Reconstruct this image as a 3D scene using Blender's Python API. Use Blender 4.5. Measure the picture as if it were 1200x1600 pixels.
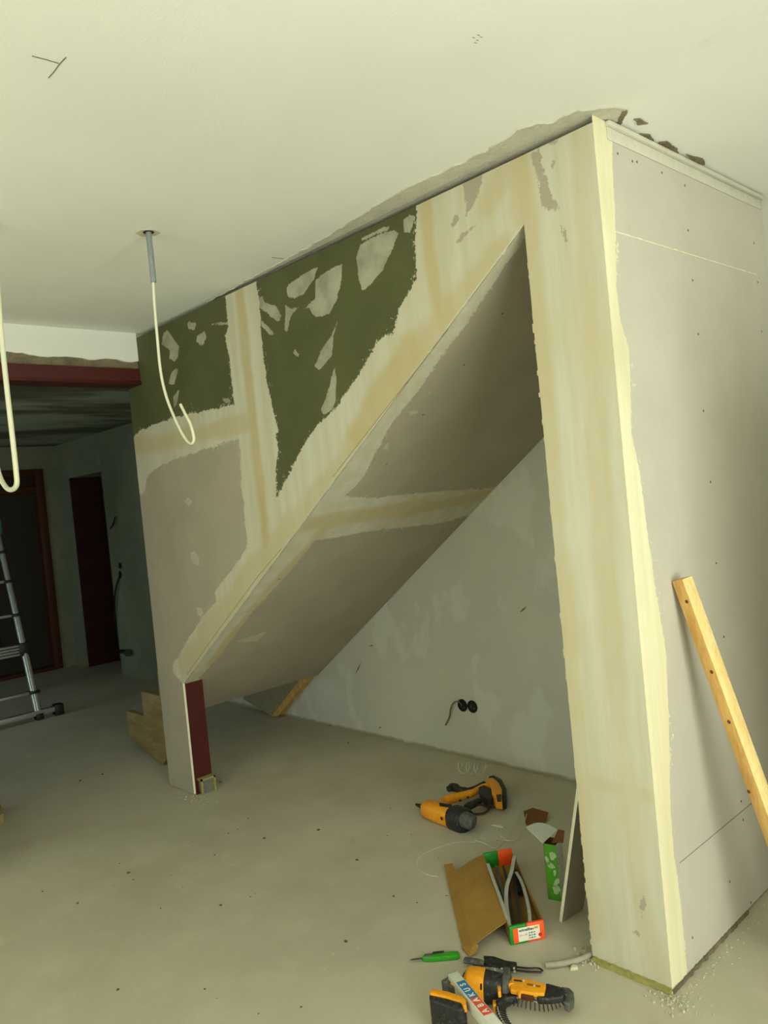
import bpy, bmesh, math, random
import numpy as np
from mathutils import Vector, Matrix, noise as mnoise

random.seed(7)
for o in list(bpy.data.objects):
    bpy.data.objects.remove(o)
S = bpy.context.scene
COL = S.collection
H = 2.6

# ------------------------------------------------------------------ camera
CAM = Vector((1.17992, -2.09176, 1.54954))
RM = Matrix(((0.6840695, 0.0529410, 0.7274931),
             (0.7229084, 0.0837309, -0.6858517),
             (-0.0972234, 0.9950811, 0.0190063)))
FPX = 1223.0
cd = bpy.data.cameras.new('camera')
cam = bpy.data.objects.new('camera', cd)
COL.objects.link(cam)
cam.matrix_world = Matrix.Translation(CAM) @ RM.to_4x4()
cd.sensor_fit = 'HORIZONTAL'
cd.sensor_width = 36.0
cd.lens = FPX / 1200.0 * 36.0
cd.clip_start = 0.02
S.camera = cam

# ------------------------------------------------------------------ light
S.view_settings.view_transform = 'Standard'
S.view_settings.look = 'None'
S.view_settings.gamma = 1.0
S.view_settings.use_curve_mapping = False
S.view_settings.exposure = 0.08
W = bpy.data.worlds.new('World')
S.world = W
W.use_nodes = True
W.node_tree.nodes['Background'].inputs[0].default_value = (0.8, 0.9, 0.7, 1)
W.node_tree.nodes['Background'].inputs[1].default_value = 0.3


def area(name, loc, rot, sx, sy, power, color):
    l = bpy.data.lights.new(name, 'AREA')
    l.shape = 'RECTANGLE'
    l.size = sx
    l.size_y = sy
    l.energy = power
    l.color = color
    o = bpy.data.objects.new(name, l)
    o.location = loc
    o.rotation_euler = rot
    COL.objects.link(o)
    return o


R = math.radians
# daylight standing in the glazed openings of the room
area('daylight_right', (2.95, -1.55, 1.15), (0, R(90), 0), 2.1, 2.0, 95, (0.97, 1.0, 0.84))
area('daylight_rear', (0.4, -4.95, 1.25), (R(90), 0, 0), 3.2, 2.1, 41, (0.97, 1.0, 0.86))
area('daylight_far_room', (-5.6, -2.9, 0.9), (R(58), 0, 0), 1.0, 1.4, 14, (0.68, 0.9, 1.0))
sl = bpy.data.lights.new('sun', 'SUN')
sl.energy = 13.0
sl.angle = R(2)
sl.color = (0.98, 1.0, 0.84)
so_ = bpy.data.objects.new('sun', sl)
so_.rotation_euler = Vector((-0.10, 1.0, -0.95)).to_track_quat('-Z', 'Y').to_euler()
COL.objects.link(so_)

# ------------------------------------------------------------------ pixel <-> place helpers (true surfaces only)


def ray(p):
    return RM @ Vector((p[0] - 600.0, -(p[1] - 800.0), -FPX))


def on(p, ax, val):
    r = ray(p)
    return CAM + r * ((val - CAM[ax]) / r[ax])


def G(px, py, z=0.0):          # point at height z
    return on((px, py), 2, z)


def FR(px, py, y=0.0):         # point on a plane parallel to the front partition
    return on((px, py), 1, y)


SL = 0.689                     # slope of the stair soffit
X0, Z0 = -2.774, 0.641


def SF(px, py, off=0.0):
    n = Vector((-SL, 0, 1.0))
    d0 = Z0 - SL * X0 - off
    r = ray((px, py))
    return CAM + r * ((d0 - n.dot(CAM)) / n.dot(r))


# ------------------------------------------------------------------ object helpers
def root_loc(p):
    v = Vector((0, 0, 0))
    while p is not None:
        v += p.location
        p = p.parent
    return v


def build(name, verts, faces, mats, parent=None, smooth=False, mi=None, bevel=0, seg=2, angle=30):
    off = root_loc(parent)
    me = bpy.data.meshes.new(name)
    me.from_pydata([tuple(Vector(v) - off) for v in verts], [], faces)
    if not isinstance(mats, (list, tuple)):
        mats = [mats]
    for m in mats:
        me.materials.append(m)
    if mi:
        for p, i in zip(me.polygons, mi):
            p.material_index = i
    bm = bmesh.new()
    bm.from_mesh(me)
    bmesh.ops.recalc_face_normals(bm, faces=bm.faces)
    if bevel:
        es = [e for e in bm.edges if len(e.link_faces) == 2 and e.calc_face_angle(0) > R(angle)]
        bmesh.ops.bevel(bm, geom=es, offset=bevel, segments=seg, profile=0.5, affect='EDGES', clamp_overlap=True)
    bm.to_mesh(me)
    bm.free()
    if smooth or bevel:
        for p in me.polygons:
            p.use_smooth = True
        try:
            me.set_sharp_from_angle(angle=R(40))
        except Exception:
            pass
    o = bpy.data.objects.new(name, me)
    COL.objects.link(o)
    if parent is not None:
        o.parent = parent
    return o


def tag(o, label, cat, group=None, kind=None):
    o['label'] = label
    o['category'] = cat
    if group:
        o['group'] = group
    if kind:
        o['kind'] = kind
    return o


def struct(o, label=None):
    o['kind'] = 'structure'
    if label:
        o['label'] = label
    return o


def thing(name, loc, label, cat, group=None):
    o = bpy.data.objects.new(name, None)
    o.empty_display_size = 0.05
    o.location = loc
    COL.objects.link(o)
    return tag(o, label, cat, group)


class MB:
    def __init__(s):
        s.v = []
        s.f = []

    def add(s, v, f):
        n = len(s.v)
        s.v += [Vector(a) for a in v]
        s.f += [[i + n for i in q] for q in f]
        return s

    def box(s, a, b):
        x0, y0, z0 = a
        x1, y1, z1 = b
        return s.add([(x0, y0, z0), (x1, y0, z0), (x1, y1, z0), (x0, y1, z0),
                      (x0, y0, z1), (x1, y0, z1), (x1, y1, z1), (x0, y1, z1)], BOXF)

    def obox(s, c, u, v, w, a, b, d):
        """box centred c, unit axes u v w, half sizes a b d"""
        c = Vector(c)
        P = []
        for k in (-1, 1):
            for i, j in ((-1, -1), (1, -1), (1, 1), (-1, 1)):
                P.append(c + u * (a * i) + v * (b * j) + w * (d * k))
        return s.add(P, BOXF)

    def prism(s, pts, off):
        """closed outline pts extruded by vector off"""
        n = len(pts)
        off = Vector(off)
        P = [Vector(p) for p in pts]
        return s.add(P + [p + off for p in P],
                     [list(range(n))[::-1], [i + n for i in range(n)]] +
                     [[i, (i + 1) % n, (i + 1) % n + n, i + n] for i in range(n)])

    def tube(s, pts, rad, n=10, cap=True, flat=1.0):
        P = [Vector(p) for p in pts]
        rr = rad if isinstance(rad, (list, tuple)) else [rad] * len(P)
        V = []
        up = None
        for i, p in enumerate(P):
            t = (P[min(i + 1, len(P) - 1)] - P[max(i - 1, 0)]).normalized()
            if up is None:
                up = Vector((0, 0, 1)) if abs(t.z) < 0.9 else Vector((1, 0, 0))
            a = (up - t * up.dot(t)).normalized()
            b = t.cross(a)
            up = a
            for k in range(n):
                an = 2 * math.pi * k / n
                V.append(p + a * (math.cos(an) * rr[i] * flat) + b * (math.sin(an) * rr[i]))
        Fc = []
        for i in range(len(P) - 1):
            for k in range(n):
                Fc.append([i * n + k, i * n + (k + 1) % n, (i + 1) * n + (k + 1) % n, (i + 1) * n + k])
        if cap:
            Fc.append(list(range(n))[::-1])
            Fc.append([(len(P) - 1) * n + k for k in range(n)])
        return s.add(V, Fc)

    def build(s, name, mat, parent=None, **k):
        return build(name, s.v, s.f, mat, parent, **k)


BOXF = [[3, 2, 1, 0], [4, 5, 6, 7], [0, 1, 5, 4], [1, 2, 6, 5], [2, 3, 7, 6], [3, 0, 4, 7]]


def spline(pts, n=8):
    P = [Vector(p) for p in pts]
    P = [P[0] * 2 - P[1]] + P + [P[-1] * 2 - P[-2]]
    out = []
    for i in range(1, len(P) - 2):
        a, b, c, d = P[i - 1:i + 3]
        for k in range(n):
            t = k / n
            out.append(0.5 * ((2 * b) + (c - a) * t + (2 * a - 5 * b + 4 * c - d) * t * t + (3 * b - a - 3 * c + d) * t ** 3))
    out.append(P[-2])
    return out


# ------------------------------------------------------------------ materials
def lin(c):
    return tuple(((x / 12.92) if x <= 0.04045 else ((x + 0.055) / 1.055) ** 2.4) for x in c) + (1.0,)


class NT:
    def __init__(s, name):
        s.m = bpy.data.materials.new(name)
        s.m.use_nodes = True
        s.t = s.m.node_tree
        s.n = s.t.nodes
        s.b = s.n['Principled BSDF']
        tc = s.n.new('ShaderNodeTexCoord')
        geo = s.n.new('ShaderNodeNewGeometry')
        s.pos = geo.outputs['Position']
        s.obj = tc.outputs['Object']

    def link(s, a, b):
        s.t.links.new(a, b)

    def val(s, sock, v):
        if hasattr(v, 'is_linked') or isinstance(v, bpy.types.NodeSocket):
            s.link(v, sock)
        else:
            sock.default_value = v

    def noise(s, scale, detail=4, rough=0.55, vec=None, stretch=None, dist=0.0):
        n = s.n.new('ShaderNodeTexNoise')
        n.inputs['Scale'].default_value = scale
        n.inputs['Detail'].default_value = detail
        n.inputs['Roughness'].default_value = rough
        n.inputs['Distortion'].default_value = dist
        v = vec or s.pos
        if stretch:
            mp = s.n.new('ShaderNodeMapping')
            mp.inputs['Scale'].default_value = stretch
            s.link(v, mp.inputs[0])
            v = mp.outputs[0]
        s.link(v, n.inputs['Vector'])
        return n.outputs['Fac']

    def vor(s, scale, stretch=None):
        n = s.n.new('ShaderNodeTexVoronoi')
        n.inputs['Scale'].default_value = scale
        v = s.pos
        if stretch:
            mp = s.n.new('ShaderNodeMapping')
            mp.inputs['Scale'].default_value = stretch
            s.link(v, mp.inputs[0])
            v = mp.outputs[0]
        s.link(v, n.inputs['Vector'])
        return n.outputs['Distance']

    def math(s, op, a, b=0.0, clamp=False):
        n = s.n.new('ShaderNodeMath')
        n.operation = op
        n.use_clamp = clamp
        s.val(n.inputs[0], a)
        s.val(n.inputs[1], b)
        return n.outputs[0]

    def ramp(s, v, lo, hi, a=0.0, b=1.0):
        n = s.n.new('ShaderNodeMapRange')
        n.interpolation_type = 'SMOOTHSTEP'
        s.val(n.inputs[0], v)
        n.inputs[1].default_value = lo
        n.inputs[2].default_value = hi
        n.inputs[3].default_value = a
        n.inputs[4].default_value = b
        return n.outputs[0]

    def mix(s, f, a, b):
        n = s.n.new('ShaderNodeMix')
        n.data_type = 'RGBA'
        s.val(n.inputs[0], f)
        s.val(n.inputs[6], a)
        s.val(n.inputs[7], b)
        return n.outputs[2]

    def attr(s, name):
        n = s.n.new('ShaderNodeAttribute')
        n.attribute_name = name
        return n.outputs['Fac']

    def bump(s, h, strength=0.3, dist=0.002):
        n = s.n.new('ShaderNodeBump')
        n.inputs['Strength'].default_value = strength
        n.inputs['Distance'].default_value = dist
        s.link(h, n.inputs['Height'])
        s.link(n.outputs[0], s.b.inputs['Normal'])

    def fin(s, col, rough=0.8, metal=0.0):
        s.val(s.b.inputs['Base Color'], col)
        s.val(s.b.inputs['Roughness'], rough)
        s.b.inputs['Metallic'].default_value = metal
        return s.m


def simple(name, rgb, rough=0.6, metal=0.0, var=0.12, scale=30, bump=0.0, dirt=None, dirt_amt=0.5, stretch=None):
    t = NT(name)
    c = lin(rgb)
    d = tuple(x * (1 - var) for x in c[:3]) + (1,)
    l = tuple(min(1, x * (1 + var)) for x in c[:3]) + (1,)
    n = t.noise(scale, 5, 0.6, stretch=stretch)
    col = t.mix(t.ramp(n, 0.3, 0.7), d, l)
    if dirt:
        k = t.ramp(t.noise(scale * 1.7, 6, 0.7), 0.52, 0.7, 0, dirt_amt)
        col = t.mix(k, col, lin(dirt))
    if bump:
        t.bump(n, bump)
    return t.fin(col, rough, metal)


DUST = (0.62, 0.60, 0.52)
M = {}
M['yellow'] = simple('yellow_plastic', (0.93, 0.62, 0.07), 0.45, var=0.08, dirt=DUST, dirt_amt=0.25, scale=60)
M['black'] = simple('black_rubber', (0.10, 0.11, 0.11), 0.55, var=0.3, dirt=DUST, dirt_amt=0.25, scale=60)
M['dusty'] = simple('dusty_grey_rubber', (0.30, 0.31, 0.30), 0.7, var=0.3, dirt=DUST, dirt_amt=0.6, scale=50)
M['steel'] = simple('steel', (0.55, 0.55, 0.55), 0.35, 0.8, dirt=DUST)
M['darksteel'] = simple('dark_screw_steel', (0.17, 0.16, 0.15), 0.45, 0.4)
M['alu'] = simple('aluminium', (0.78, 0.80, 0.78), 0.35, 0.75, var=0.06)
M['cardboard'] = simple('brown_cardboard', (0.60, 0.46, 0.20), 0.85, var=0.1, scale=12, bump=0.1)
M['kraft'] = simple('dark_kraft_board', (0.42, 0.27, 0.12), 0.85, var=0.12, scale=20)
M['green'] = simple('printed_green', (0.08, 0.55, 0.12), 0.5, var=0.08)
M['orange'] = simple('printed_orange', (0.98, 0.35, 0.10), 0.5, var=0.06)
M['label'] = simple('label_white', (0.90, 0.90, 0.86), 0.6, var=0.03)
M['ink'] = simple('ink_black', (0.08, 0.08, 0.10), 0.6)
M['inkred'] = simple('ink_red', (0.85, 0.10, 0.10), 0.6)
M['inkgold'] = simple('ink_gold', (0.85, 0.60, 0.10), 0.6)
M['blue'] = simple('printed_blue', (0.20, 0.48, 0.68), 0.45, var=0.08)
M['redprint'] = simple('printed_red', (0.88, 0.36, 0.25), 0.45, var=0.06)
M['levelwhite'] = simple('dusty_white_aluminium', (0.86, 0.87, 0.82), 0.5, var=0.07, scale=25)
M['kgreen'] = simple('bright_green_plastic', (0.18, 0.60, 0.12), 0.4, var=0.08, dirt=DUST, dirt_amt=0.3)
M['sgrey'] = simple('grey_channel_metal', (0.70, 0.71, 0.67), 0.55, 0.2, var=0.1)
M['gypsum'] = simple('white_gypsum_edge', (0.90, 0.89, 0.80), 0.9, var=0.05, scale=60, bump=0.3)
M['conduit'] = simple('grey_conduit', (0.52, 0.55, 0.56), 0.5)
M['cable'] = simple('cream_cable_sheath', (0.86, 0.86, 0.76), 0.45, var=0.03)
M['socket'] = simple('black_socket_box', (0.05, 0.05, 0.06), 0.45)
M['foam'] = simple('yellow_green_foam', (0.60, 0.58, 0.34), 0.95, var=0.15, scale=60, bump=0.5)
M['whiteboard'] = simple('white_card', (0.86, 0.88, 0.86), 0.6, var=0.02)
M['ladderblack'] = simple('black_ladder_plastic', (0.07, 0.07, 0.07), 0.5)
M['grout'] = simple('grey_mortar', (0.45, 0.45, 0.40), 0.9, bump=0.4)
M['chip'] = simple('plaster_chip', (0.78, 0.76, 0.65), 0.95, var=0.1, scale=60)
M['ledge'] = simple('pale_ledge_board', (0.82, 0.81, 0.76), 0.8, var=0.04)
M['chipbright'] = simple('bright_filler', (0.93, 0.91, 0.80), 0.9, var=0.04)
M['crumb'] = simple('plaster_crumb', (0.74, 0.72, 0.62), 0.95, var=0.1, scale=60)
M['crackline'] = simple('crack_line', (0.50, 0.44, 0.28), 0.9)
M['dark'] = simple('dark_void', (0.10, 0.09, 0.06), 0.95)
M['pencil'] = simple('pencil_grey', (0.42, 0.42, 0.38), 0.9)
M['doorpanel'] = simple('dark_brown_door', (0.17, 0.14, 0.10), 0.55, var=0.12, scale=6, stretch=(1, 1, 0.1))
M['doorframe'] = simple('orange_brown_frame', (0.31, 0.145, 0.055), 0.55, var=0.15, scale=8, stretch=(4, 4, 0.4))


def wood(name, a, b, knots=True, axis=(1, 1, 1), scale=9):
    t = NT(name)
    g = t.noise(scale, 6, 0.6, vec=t.obj, stretch=axis, dist=0.6)
    f = t.noise(scale * 6, 3, 0.6, vec=t.obj, stretch=axis)
    col = t.mix(t.ramp(g, 0.3, 0.7), lin(a), lin(b))
    col = t.mix(t.ramp(f, 0.45, 0.75, 0, 0.35), col, lin(tuple(x * 0.75 for x in b)))
    t.bump(g, 0.15)
    return t.fin(col, 0.65)


M['pine'] = wood('pine_batten', (0.95, 0.86, 0.62), (0.91, 0.79, 0.52), axis=(3, 3, 0.5))
M['pinedark'] = wood('pine_batten_dark', (0.85, 0.70, 0.42), (0.77, 0.58, 0.30), axis=(3, 3, 0.5))
M['stairwood'] = wood('stair_wood', (0.66, 0.58, 0.40), (0.56, 0.47, 0.29), axis=(0.6, 2, 2))
M['knot'] = simple('wood_knot', (0.40, 0.22, 0.10), 0.7)


def m_red():
    t = NT('red_primer_steel')
    n = t.noise(8, 6, 0.7)
    sc = t.ramp(t.noise(35, 6, 0.75), 0.66, 0.72, 0, 0.7)
    col = t.mix(t.ramp(n, 0.3, 0.7), lin((0.255, 0.045, 0.025)), lin((0.30, 0.055, 0.035)))
    col = t.mix(sc, col, lin((0.55, 0.38, 0.33)))
    return t.fin(col, 0.5)


M['red'] = m_red()


def m_brick():
    t = NT('red_brick_wall')
    b = t.n.new('ShaderNodeTexBrick')
    b.inputs['Color1'].default_value = lin((0.27, 0.085, 0.06))
    b.inputs['Color2'].default_value = lin((0.22, 0.07, 0.05))
    b.inputs['Mortar'].default_value = lin((0.21, 0.14, 0.11))
    b.inputs['Scale'].default_value = 4
    mp = t.n.new('ShaderNodeMapping')
    mp.inputs['Rotation'].default_value = (R(90), 0, 0)
    t.link(t.pos, mp.inputs[0])
    t.link(mp.outputs[0], b.inputs['Vector'])
    return t.fin(b.outputs['Color'], 0.9)


M['brick'] = m_brick()


def m_ceiling():
    t = NT('painted_ceiling')
    n = t.noise(1.3, 4, 0.5)
    f = t.noise(60, 5, 0.6, stretch=(1, 2.5, 1))
    col = t.mix(t.ramp(n, 0.3, 0.7), lin((0.90, 0.91, 0.89)), lin((0.93, 0.94, 0.925)))
    st = t.ramp(t.noise(2.2, 6, 0.7, stretch=(1, 3, 1)), 0.62, 0.8, 0, 0.25)
    col = t.mix(st, col, lin((0.80, 0.77, 0.66)))
    t.bump(f, 0.18, 0.003)
    return t.fin(col, 0.85)


M['ceiling'] = m_ceiling()


def m_raw(name, a, b, c):
    t = NT(name)
    n = t.noise(5, 7, 0.7)
    f = t.noise(90, 6, 0.7)
    col = t.mix(t.ramp(n, 0.3, 0.7), lin(a), lin(b))
    col = t.mix(t.ramp(f, 0.5, 0.7, 0, 0.6), col, lin(c))
    t.bump(f, 0.8, 0.01)
    return t.fin(col, 0.95)


M['rawconcrete'] = m_raw('raw_concrete', (0.80, 0.79, 0.73), (0.86, 0.85, 0.79), (0.71, 0.69, 0.62))
M['rubble'] = m_raw('broken_mortar', (0.42, 0.38, 0.30), (0.58, 0.54, 0.44), (0.30, 0.27, 0.20))


def m_floor():
    t = NT('dusty_concrete_floor')
    big = t.noise(0.7, 5, 0.55)
    mid = t.noise(5, 6, 0.65)
    fine = t.noise(120, 4, 0.6)
    col = t.mix(t.ramp(big, 0.3, 0.7), lin((0.69, 0.67, 0.59)), lin((0.77, 0.75, 0.67)))
    col = t.mix(t.ramp(mid, 0.45, 0.75, 0, 0.4), col, lin((0.81, 0.79, 0.71)))
    col = t.mix(t.ramp(t.noise(1.6, 5, 0.6), 0.5, 0.75, 0, 0.55), col, lin((0.67, 0.61, 0.49)))
    col = t.mix(t.ramp(fine, 0.55, 0.75, 0, 0.25), col, lin((0.55, 0.53, 0.46)))
    sp = t.ramp(t.noise(22, 6, 0.7, stretch=(1, 1.7, 1)), 0.70, 0.74, 0, 0.75)
    col = t.mix(sp, col, lin((0.86, 0.84, 0.75)))
    dk = t.ramp(t.noise(17, 5, 0.6, stretch=(1.3, 1, 1)), 0.76, 0.80, 0, 0.6)
    col = t.mix(dk, col, lin((0.32, 0.27, 0.20)))
    t.bump(mid, 0.15, 0.004)
    return t.fin(col, 0.88)


M['floor'] = m_floor()


def m_skimwall(name, a, b, c):
    t = NT(name)
    n = t.noise(1.7, 5, 0.6)
    p = t.ramp(t.noise(3.1, 4, 0.55, stretch=(1, 1, 0.6)), 0.57, 0.63, 0, 0.35)
    q = t.ramp(t.noise(11, 6, 0.7), 0.66, 0.74, 0, 0.4)
    col = t.mix(t.ramp(n, 0.3, 0.7), lin(a), lin(b))
    col = t.mix(p, col, lin(c))
    col = t.mix(q, col, lin(c))
    # yellowish strip above the floor
    sep = t.n.new('ShaderNodeSeparateXYZ')
    t.link(t.pos, sep.inputs[0])
    k = t.ramp(t.math('ADD', sep.outputs[2], t.math('MULTIPLY', t.noise(14, 5, 0.6), 0.04)), 0.03, 0.05, 0.8, 0)
    col = t.mix(k, col, lin((0.55, 0.53, 0.38)))
    return t.fin(col, 0.85)


M['backwall'] = m_skimwall('skimmed_wall_back', (0.75, 0.76, 0.72), (0.79, 0.79, 0.73), (0.86, 0.87, 0.84))
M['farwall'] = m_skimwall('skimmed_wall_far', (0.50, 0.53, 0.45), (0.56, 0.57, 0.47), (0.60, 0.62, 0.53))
M['plainwall'] = simple('plain_room_wall', (0.84, 0.84, 0.78), 0.9, var=0.04, scale=3)


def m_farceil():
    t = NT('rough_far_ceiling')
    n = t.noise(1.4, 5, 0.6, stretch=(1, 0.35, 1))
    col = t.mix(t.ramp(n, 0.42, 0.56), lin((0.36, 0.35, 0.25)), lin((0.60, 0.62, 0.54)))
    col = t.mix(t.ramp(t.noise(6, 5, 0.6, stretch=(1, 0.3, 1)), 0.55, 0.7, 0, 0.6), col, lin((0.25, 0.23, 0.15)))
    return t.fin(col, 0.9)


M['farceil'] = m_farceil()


def m_drywall(name, board=(0.63, 0.60, 0.53), board2=(0.665, 0.63, 0.555), plasterA=(0.785, 0.78, 0.71), plasterB=(0.75, 0.735, 0.64),
              tancol=(0.725, 0.66, 0.475), streak=(14, 14, 1.2), rag=0.05):
    """attributes: bare (signed distance, +inside the bare board), skim (+inside thin skim), green 0/1, tan 0..1"""
    t = NT(name)
    n1 = t.noise(13, 9, 0.74)
    n2 = t.noise(70, 6, 0.7)
    jag = t.math('MULTIPLY', t.math('ADD', t.math('SUBTRACT', n1, 0.5), t.math('MULTIPLY', t.math('SUBTRACT', n2, 0.5), 0.8)), rag)
    sd = t.math('ADD', t.attr('bare'), jag)
    bare = t.ramp(sd, -0.0012, 0.0012)
    # spattered flecks of compound just outside the bands
    fl_n = t.noise(46, 7, 0.78)
    fl_g = t.ramp(t.noise(5, 3, 0.5), 0.46, 0.62)
    fleck = t.ramp(t.math('SUBTRACT', t.math('ADD', fl_n, t.math('MULTIPLY', fl_g, 0.05)), t.math('MULTIPLY', sd, 2.2)), 0.585, 0.60)
    bare = t.math('MULTIPLY', bare, t.math('SUBTRACT', 1.0, fleck))
    skim = t.ramp(t.math('ADD', t.attr('skim'), t.math('MULTIPLY', jag, 0.6)), -0.0012, 0.0012)
    green = t.ramp(t.attr('green'), 0.4, 0.6)
    bn = t.noise(3, 4, 0.6)
    grey = t.mix(t.ramp(bn, 0.3, 0.7), lin(board), lin(board2))
    gr = t.mix(t.ramp(bn, 0.3, 0.7), lin((0.30, 0.315, 0.175)), lin((0.335, 0.35, 0.20)))
    bcol = t.mix(green, grey, gr)
    smear = t.ramp(t.noise(26, 7, 0.75), 0.66, 0.70, 0, 0.5)
    bcol = t.mix(smear, bcol, lin((0.75, 0.73, 0.62)))
    sk = t.mix(t.ramp(t.noise(9, 5, 0.6), 0.3, 0.7, 0.25, 0.6), lin((0.76, 0.75, 0.68)), bcol)
    st = t.noise(1.0, 5, 0.6, stretch=streak)
    pl = t.mix(t.ramp(st, 0.35, 0.65), lin(plasterA), lin(plasterB))
    pl = t.mix(t.ramp(t.noise(1.8, 4, 0.55), 0.45, 0.7, 0, 0.35), pl, lin((0.765, 0.725, 0.58)))
    tn = t.math('MULTIPLY', t.attr('tan'), t.ramp(t.noise(4, 5, 0.6), 0.2, 0.7, 0.65, 1.0), clamp=True)
    pl = t.mix(tn, pl, lin(tancol))
    col = t.mix(bare, pl, bcol)
    col = t.mix(t.math('MULTIPLY', bare, skim), col, sk)
    # small round fixings showing dark in the bare board
    hgt = t.math('SUBTRACT', 1.0, bare)
    hgt = t.math('ADD', hgt, t.math('MULTIPLY', t.math('MULTIPLY', bare, skim), 0.6))
    hgt = t.math('ADD', hgt, t.math('MULTIPLY', t.noise(1.0, 4, 0.5, stretch=(40, 40, 3)), 0.15))
    t.bump(hgt, 0.35, 0.0018)
    return t.fin(col, 0.8)


M['drywall'] = m_drywall('taped_drywall')
M['drywall_lit_side'] = m_drywall('taped_drywall_lit_side', board=(0.775, 0.755, 0.715), board2=(0.80, 0.78, 0.74), plasterA=(0.94, 0.92, 0.80),
                              plasterB=(0.91, 0.885, 0.74), rag=0.02)  # same drywall in paler tones, the side's stronger light put into the colour


# ------------------------------------------------------------------ signed distance fields on panels
def sdf(P, polys):
    """P (n,2); +inside any polygon, - outside"""
    best = np.full(len(P), -9.0)
    for poly in polys:
        A = np.array(poly, float)
        B = np.roll(A, -1, 0)
        d = np.full(len(P), 9e9)
        ins = np.zeros(len(P), bool)
        for a, b in zip(A, B):
            ab = b - a
            L = ab @ ab + 1e-12
            t = np.clip(((P - a) @ ab) / L, 0, 1)
            q = P - a - t[:, None] * ab
            d = np.minimum(d, (q * q).sum(1))
            c = ((a[1] > P[:, 1]) != (b[1] > P[:, 1]))
            xx = (b[0] - a[0]) * (P[:, 1] - a[1]) / (b[1] - a[1] + 1e-12) + a[0]
            ins ^= c & (P[:, 0] < xx)
        d = np.sqrt(d)
        best = np.maximum(best, np.where(ins, d, -d))
    return best


def band(P, lines):
    out = np.zeros(len(P))
    for pts, hw, s in lines:
        A = np.array(pts, float)
        d = np.full(len(P), 9e9)
        for a, b in zip(A[:-1], A[1:]):
            ab = b - a
            L = ab @ ab + 1e-12
            t = np.clip(((P - a) @ ab) / L, 0, 1)
            q = P - a - t[:, None] * ab
            d = np.minimum(d, (q * q).sum(1))
        d = np.sqrt(d)
        wob = np.array([mnoise.noise(Vector((p[0] * 5, p[1] * 5, 1.7))) + 0.6 * mnoise.noise(Vector((p[0] * 17, p[1] * 17, 4.2))) for p in P]) if len(P) < 150000 else 0.0
        d = np.maximum(0, d + wob * hw * 0.5)
        k = np.clip(1.7 - d / hw * 0.95, 0, 1)
        out = np.maximum(out, s * k * k * (3 - 2 * k))
    return out


def panel(name, cols, rows, place, thick, mats, polys, skims, greens, tans, parent=None, inset=0):
    """cols: list of strips; each strip = list of (u, v0, v1). place(u,v,w) -> world. w: depth of the board body."""
    V = []
    UV = []
    F = []
    MI = []
    for strip in cols:
        n0 = len(V)
        for (u, v0, v1) in strip:
            for j in range(rows + 1):
                v = v0 + (v1 - v0) * j / rows
                V.append(place(u, v, 0))
                UV.append((u, v))
        for i in range(len(strip) - 1):
            for j in range(rows):
                a = n0 + i * (rows + 1) + j
                F.append([a, a + rows + 1, a + rows + 2, a + 1])
                MI.append(0)
        # body of the board: bottom, top, ends and back
        n1 = len(V)
        strip = strip[inset:]
        m = len(strip)
        for w in (0.0, thick):
            for (u, v0, v1) in strip:
                V.append(place(u, v0, w))
                UV.append((u, v0))
                V.append(place(u, v1, w))
                UV.append((u, v1))
        bk = n1 + 2 * m
        for i in range(m - 1):
            a = n1 + 2 * i
            b = bk + 2 * i
            F += [[a, a + 2, b + 2, b], [a + 1, b + 1, b + 3, a + 3], [b, b + 2, b + 3, b + 1]]
            MI += [1, 1, 1]
        F += [[n1, bk, bk + 1, n1 + 1], [n1 + 2 * m - 2, n1 + 2 * m - 1, bk + 2 * m - 1, bk + 2 * m - 2]]
        MI += [1, 1]
    me = bpy.data.meshes.new(name)
    me.from_pydata([tuple(v) for v in V], [], F)
    for m_ in mats:
        me.materials.append(m_)
    me.polygons.foreach_set('material_index', MI)
    P = np.array(UV)
    for nm, arr in (('bare', sdf(P, polys)), ('skim', sdf(P, skims) if skims else np.full(len(P), -1.0)),
                    ('green', (sdf(P, greens) > 0).astype(float) if greens else np.zeros(len(P))), ('tan', band(P, tans))):
        at = me.attributes.new(nm, 'FLOAT', 'POINT')
        at.data.foreach_set('value', arr.astype(np.float32))
    me.update()
    o = bpy.data.objects.new(name, me)
    COL.objects.link(o)
    if parent:
        o.parent = parent
    return o


def px_front(L):
    return [((q := FR(*p)).x, q.z) for p in L]


def px_side(L):
    return [((q := on(p, 0, 0.0)).y, q.z) for p in L]


def px_soff(L):
    return [((q := SF(*p)).x, q.y) for p in L]


# ================================================================== the room shell
BW = 1.245      # back wall plane
XL = -2.93
fl = MB().box((-8.2, -5.2, -0.1), (3.2, 3.2, 0.0)).build('floor', M['floor'])
struct(fl)
ce = MB().box((XL, -5.2, H), (3.2, 1.5, H + 0.12)).build('ceiling', M['ceiling'])
struct(ce)
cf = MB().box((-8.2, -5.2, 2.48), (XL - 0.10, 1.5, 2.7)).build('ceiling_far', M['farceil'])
struct(cf)
struct(MB().box((-4.95, BW, 0), (3.2, BW + 0.15, H)).build('wall_back', M['backwall']))
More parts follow.
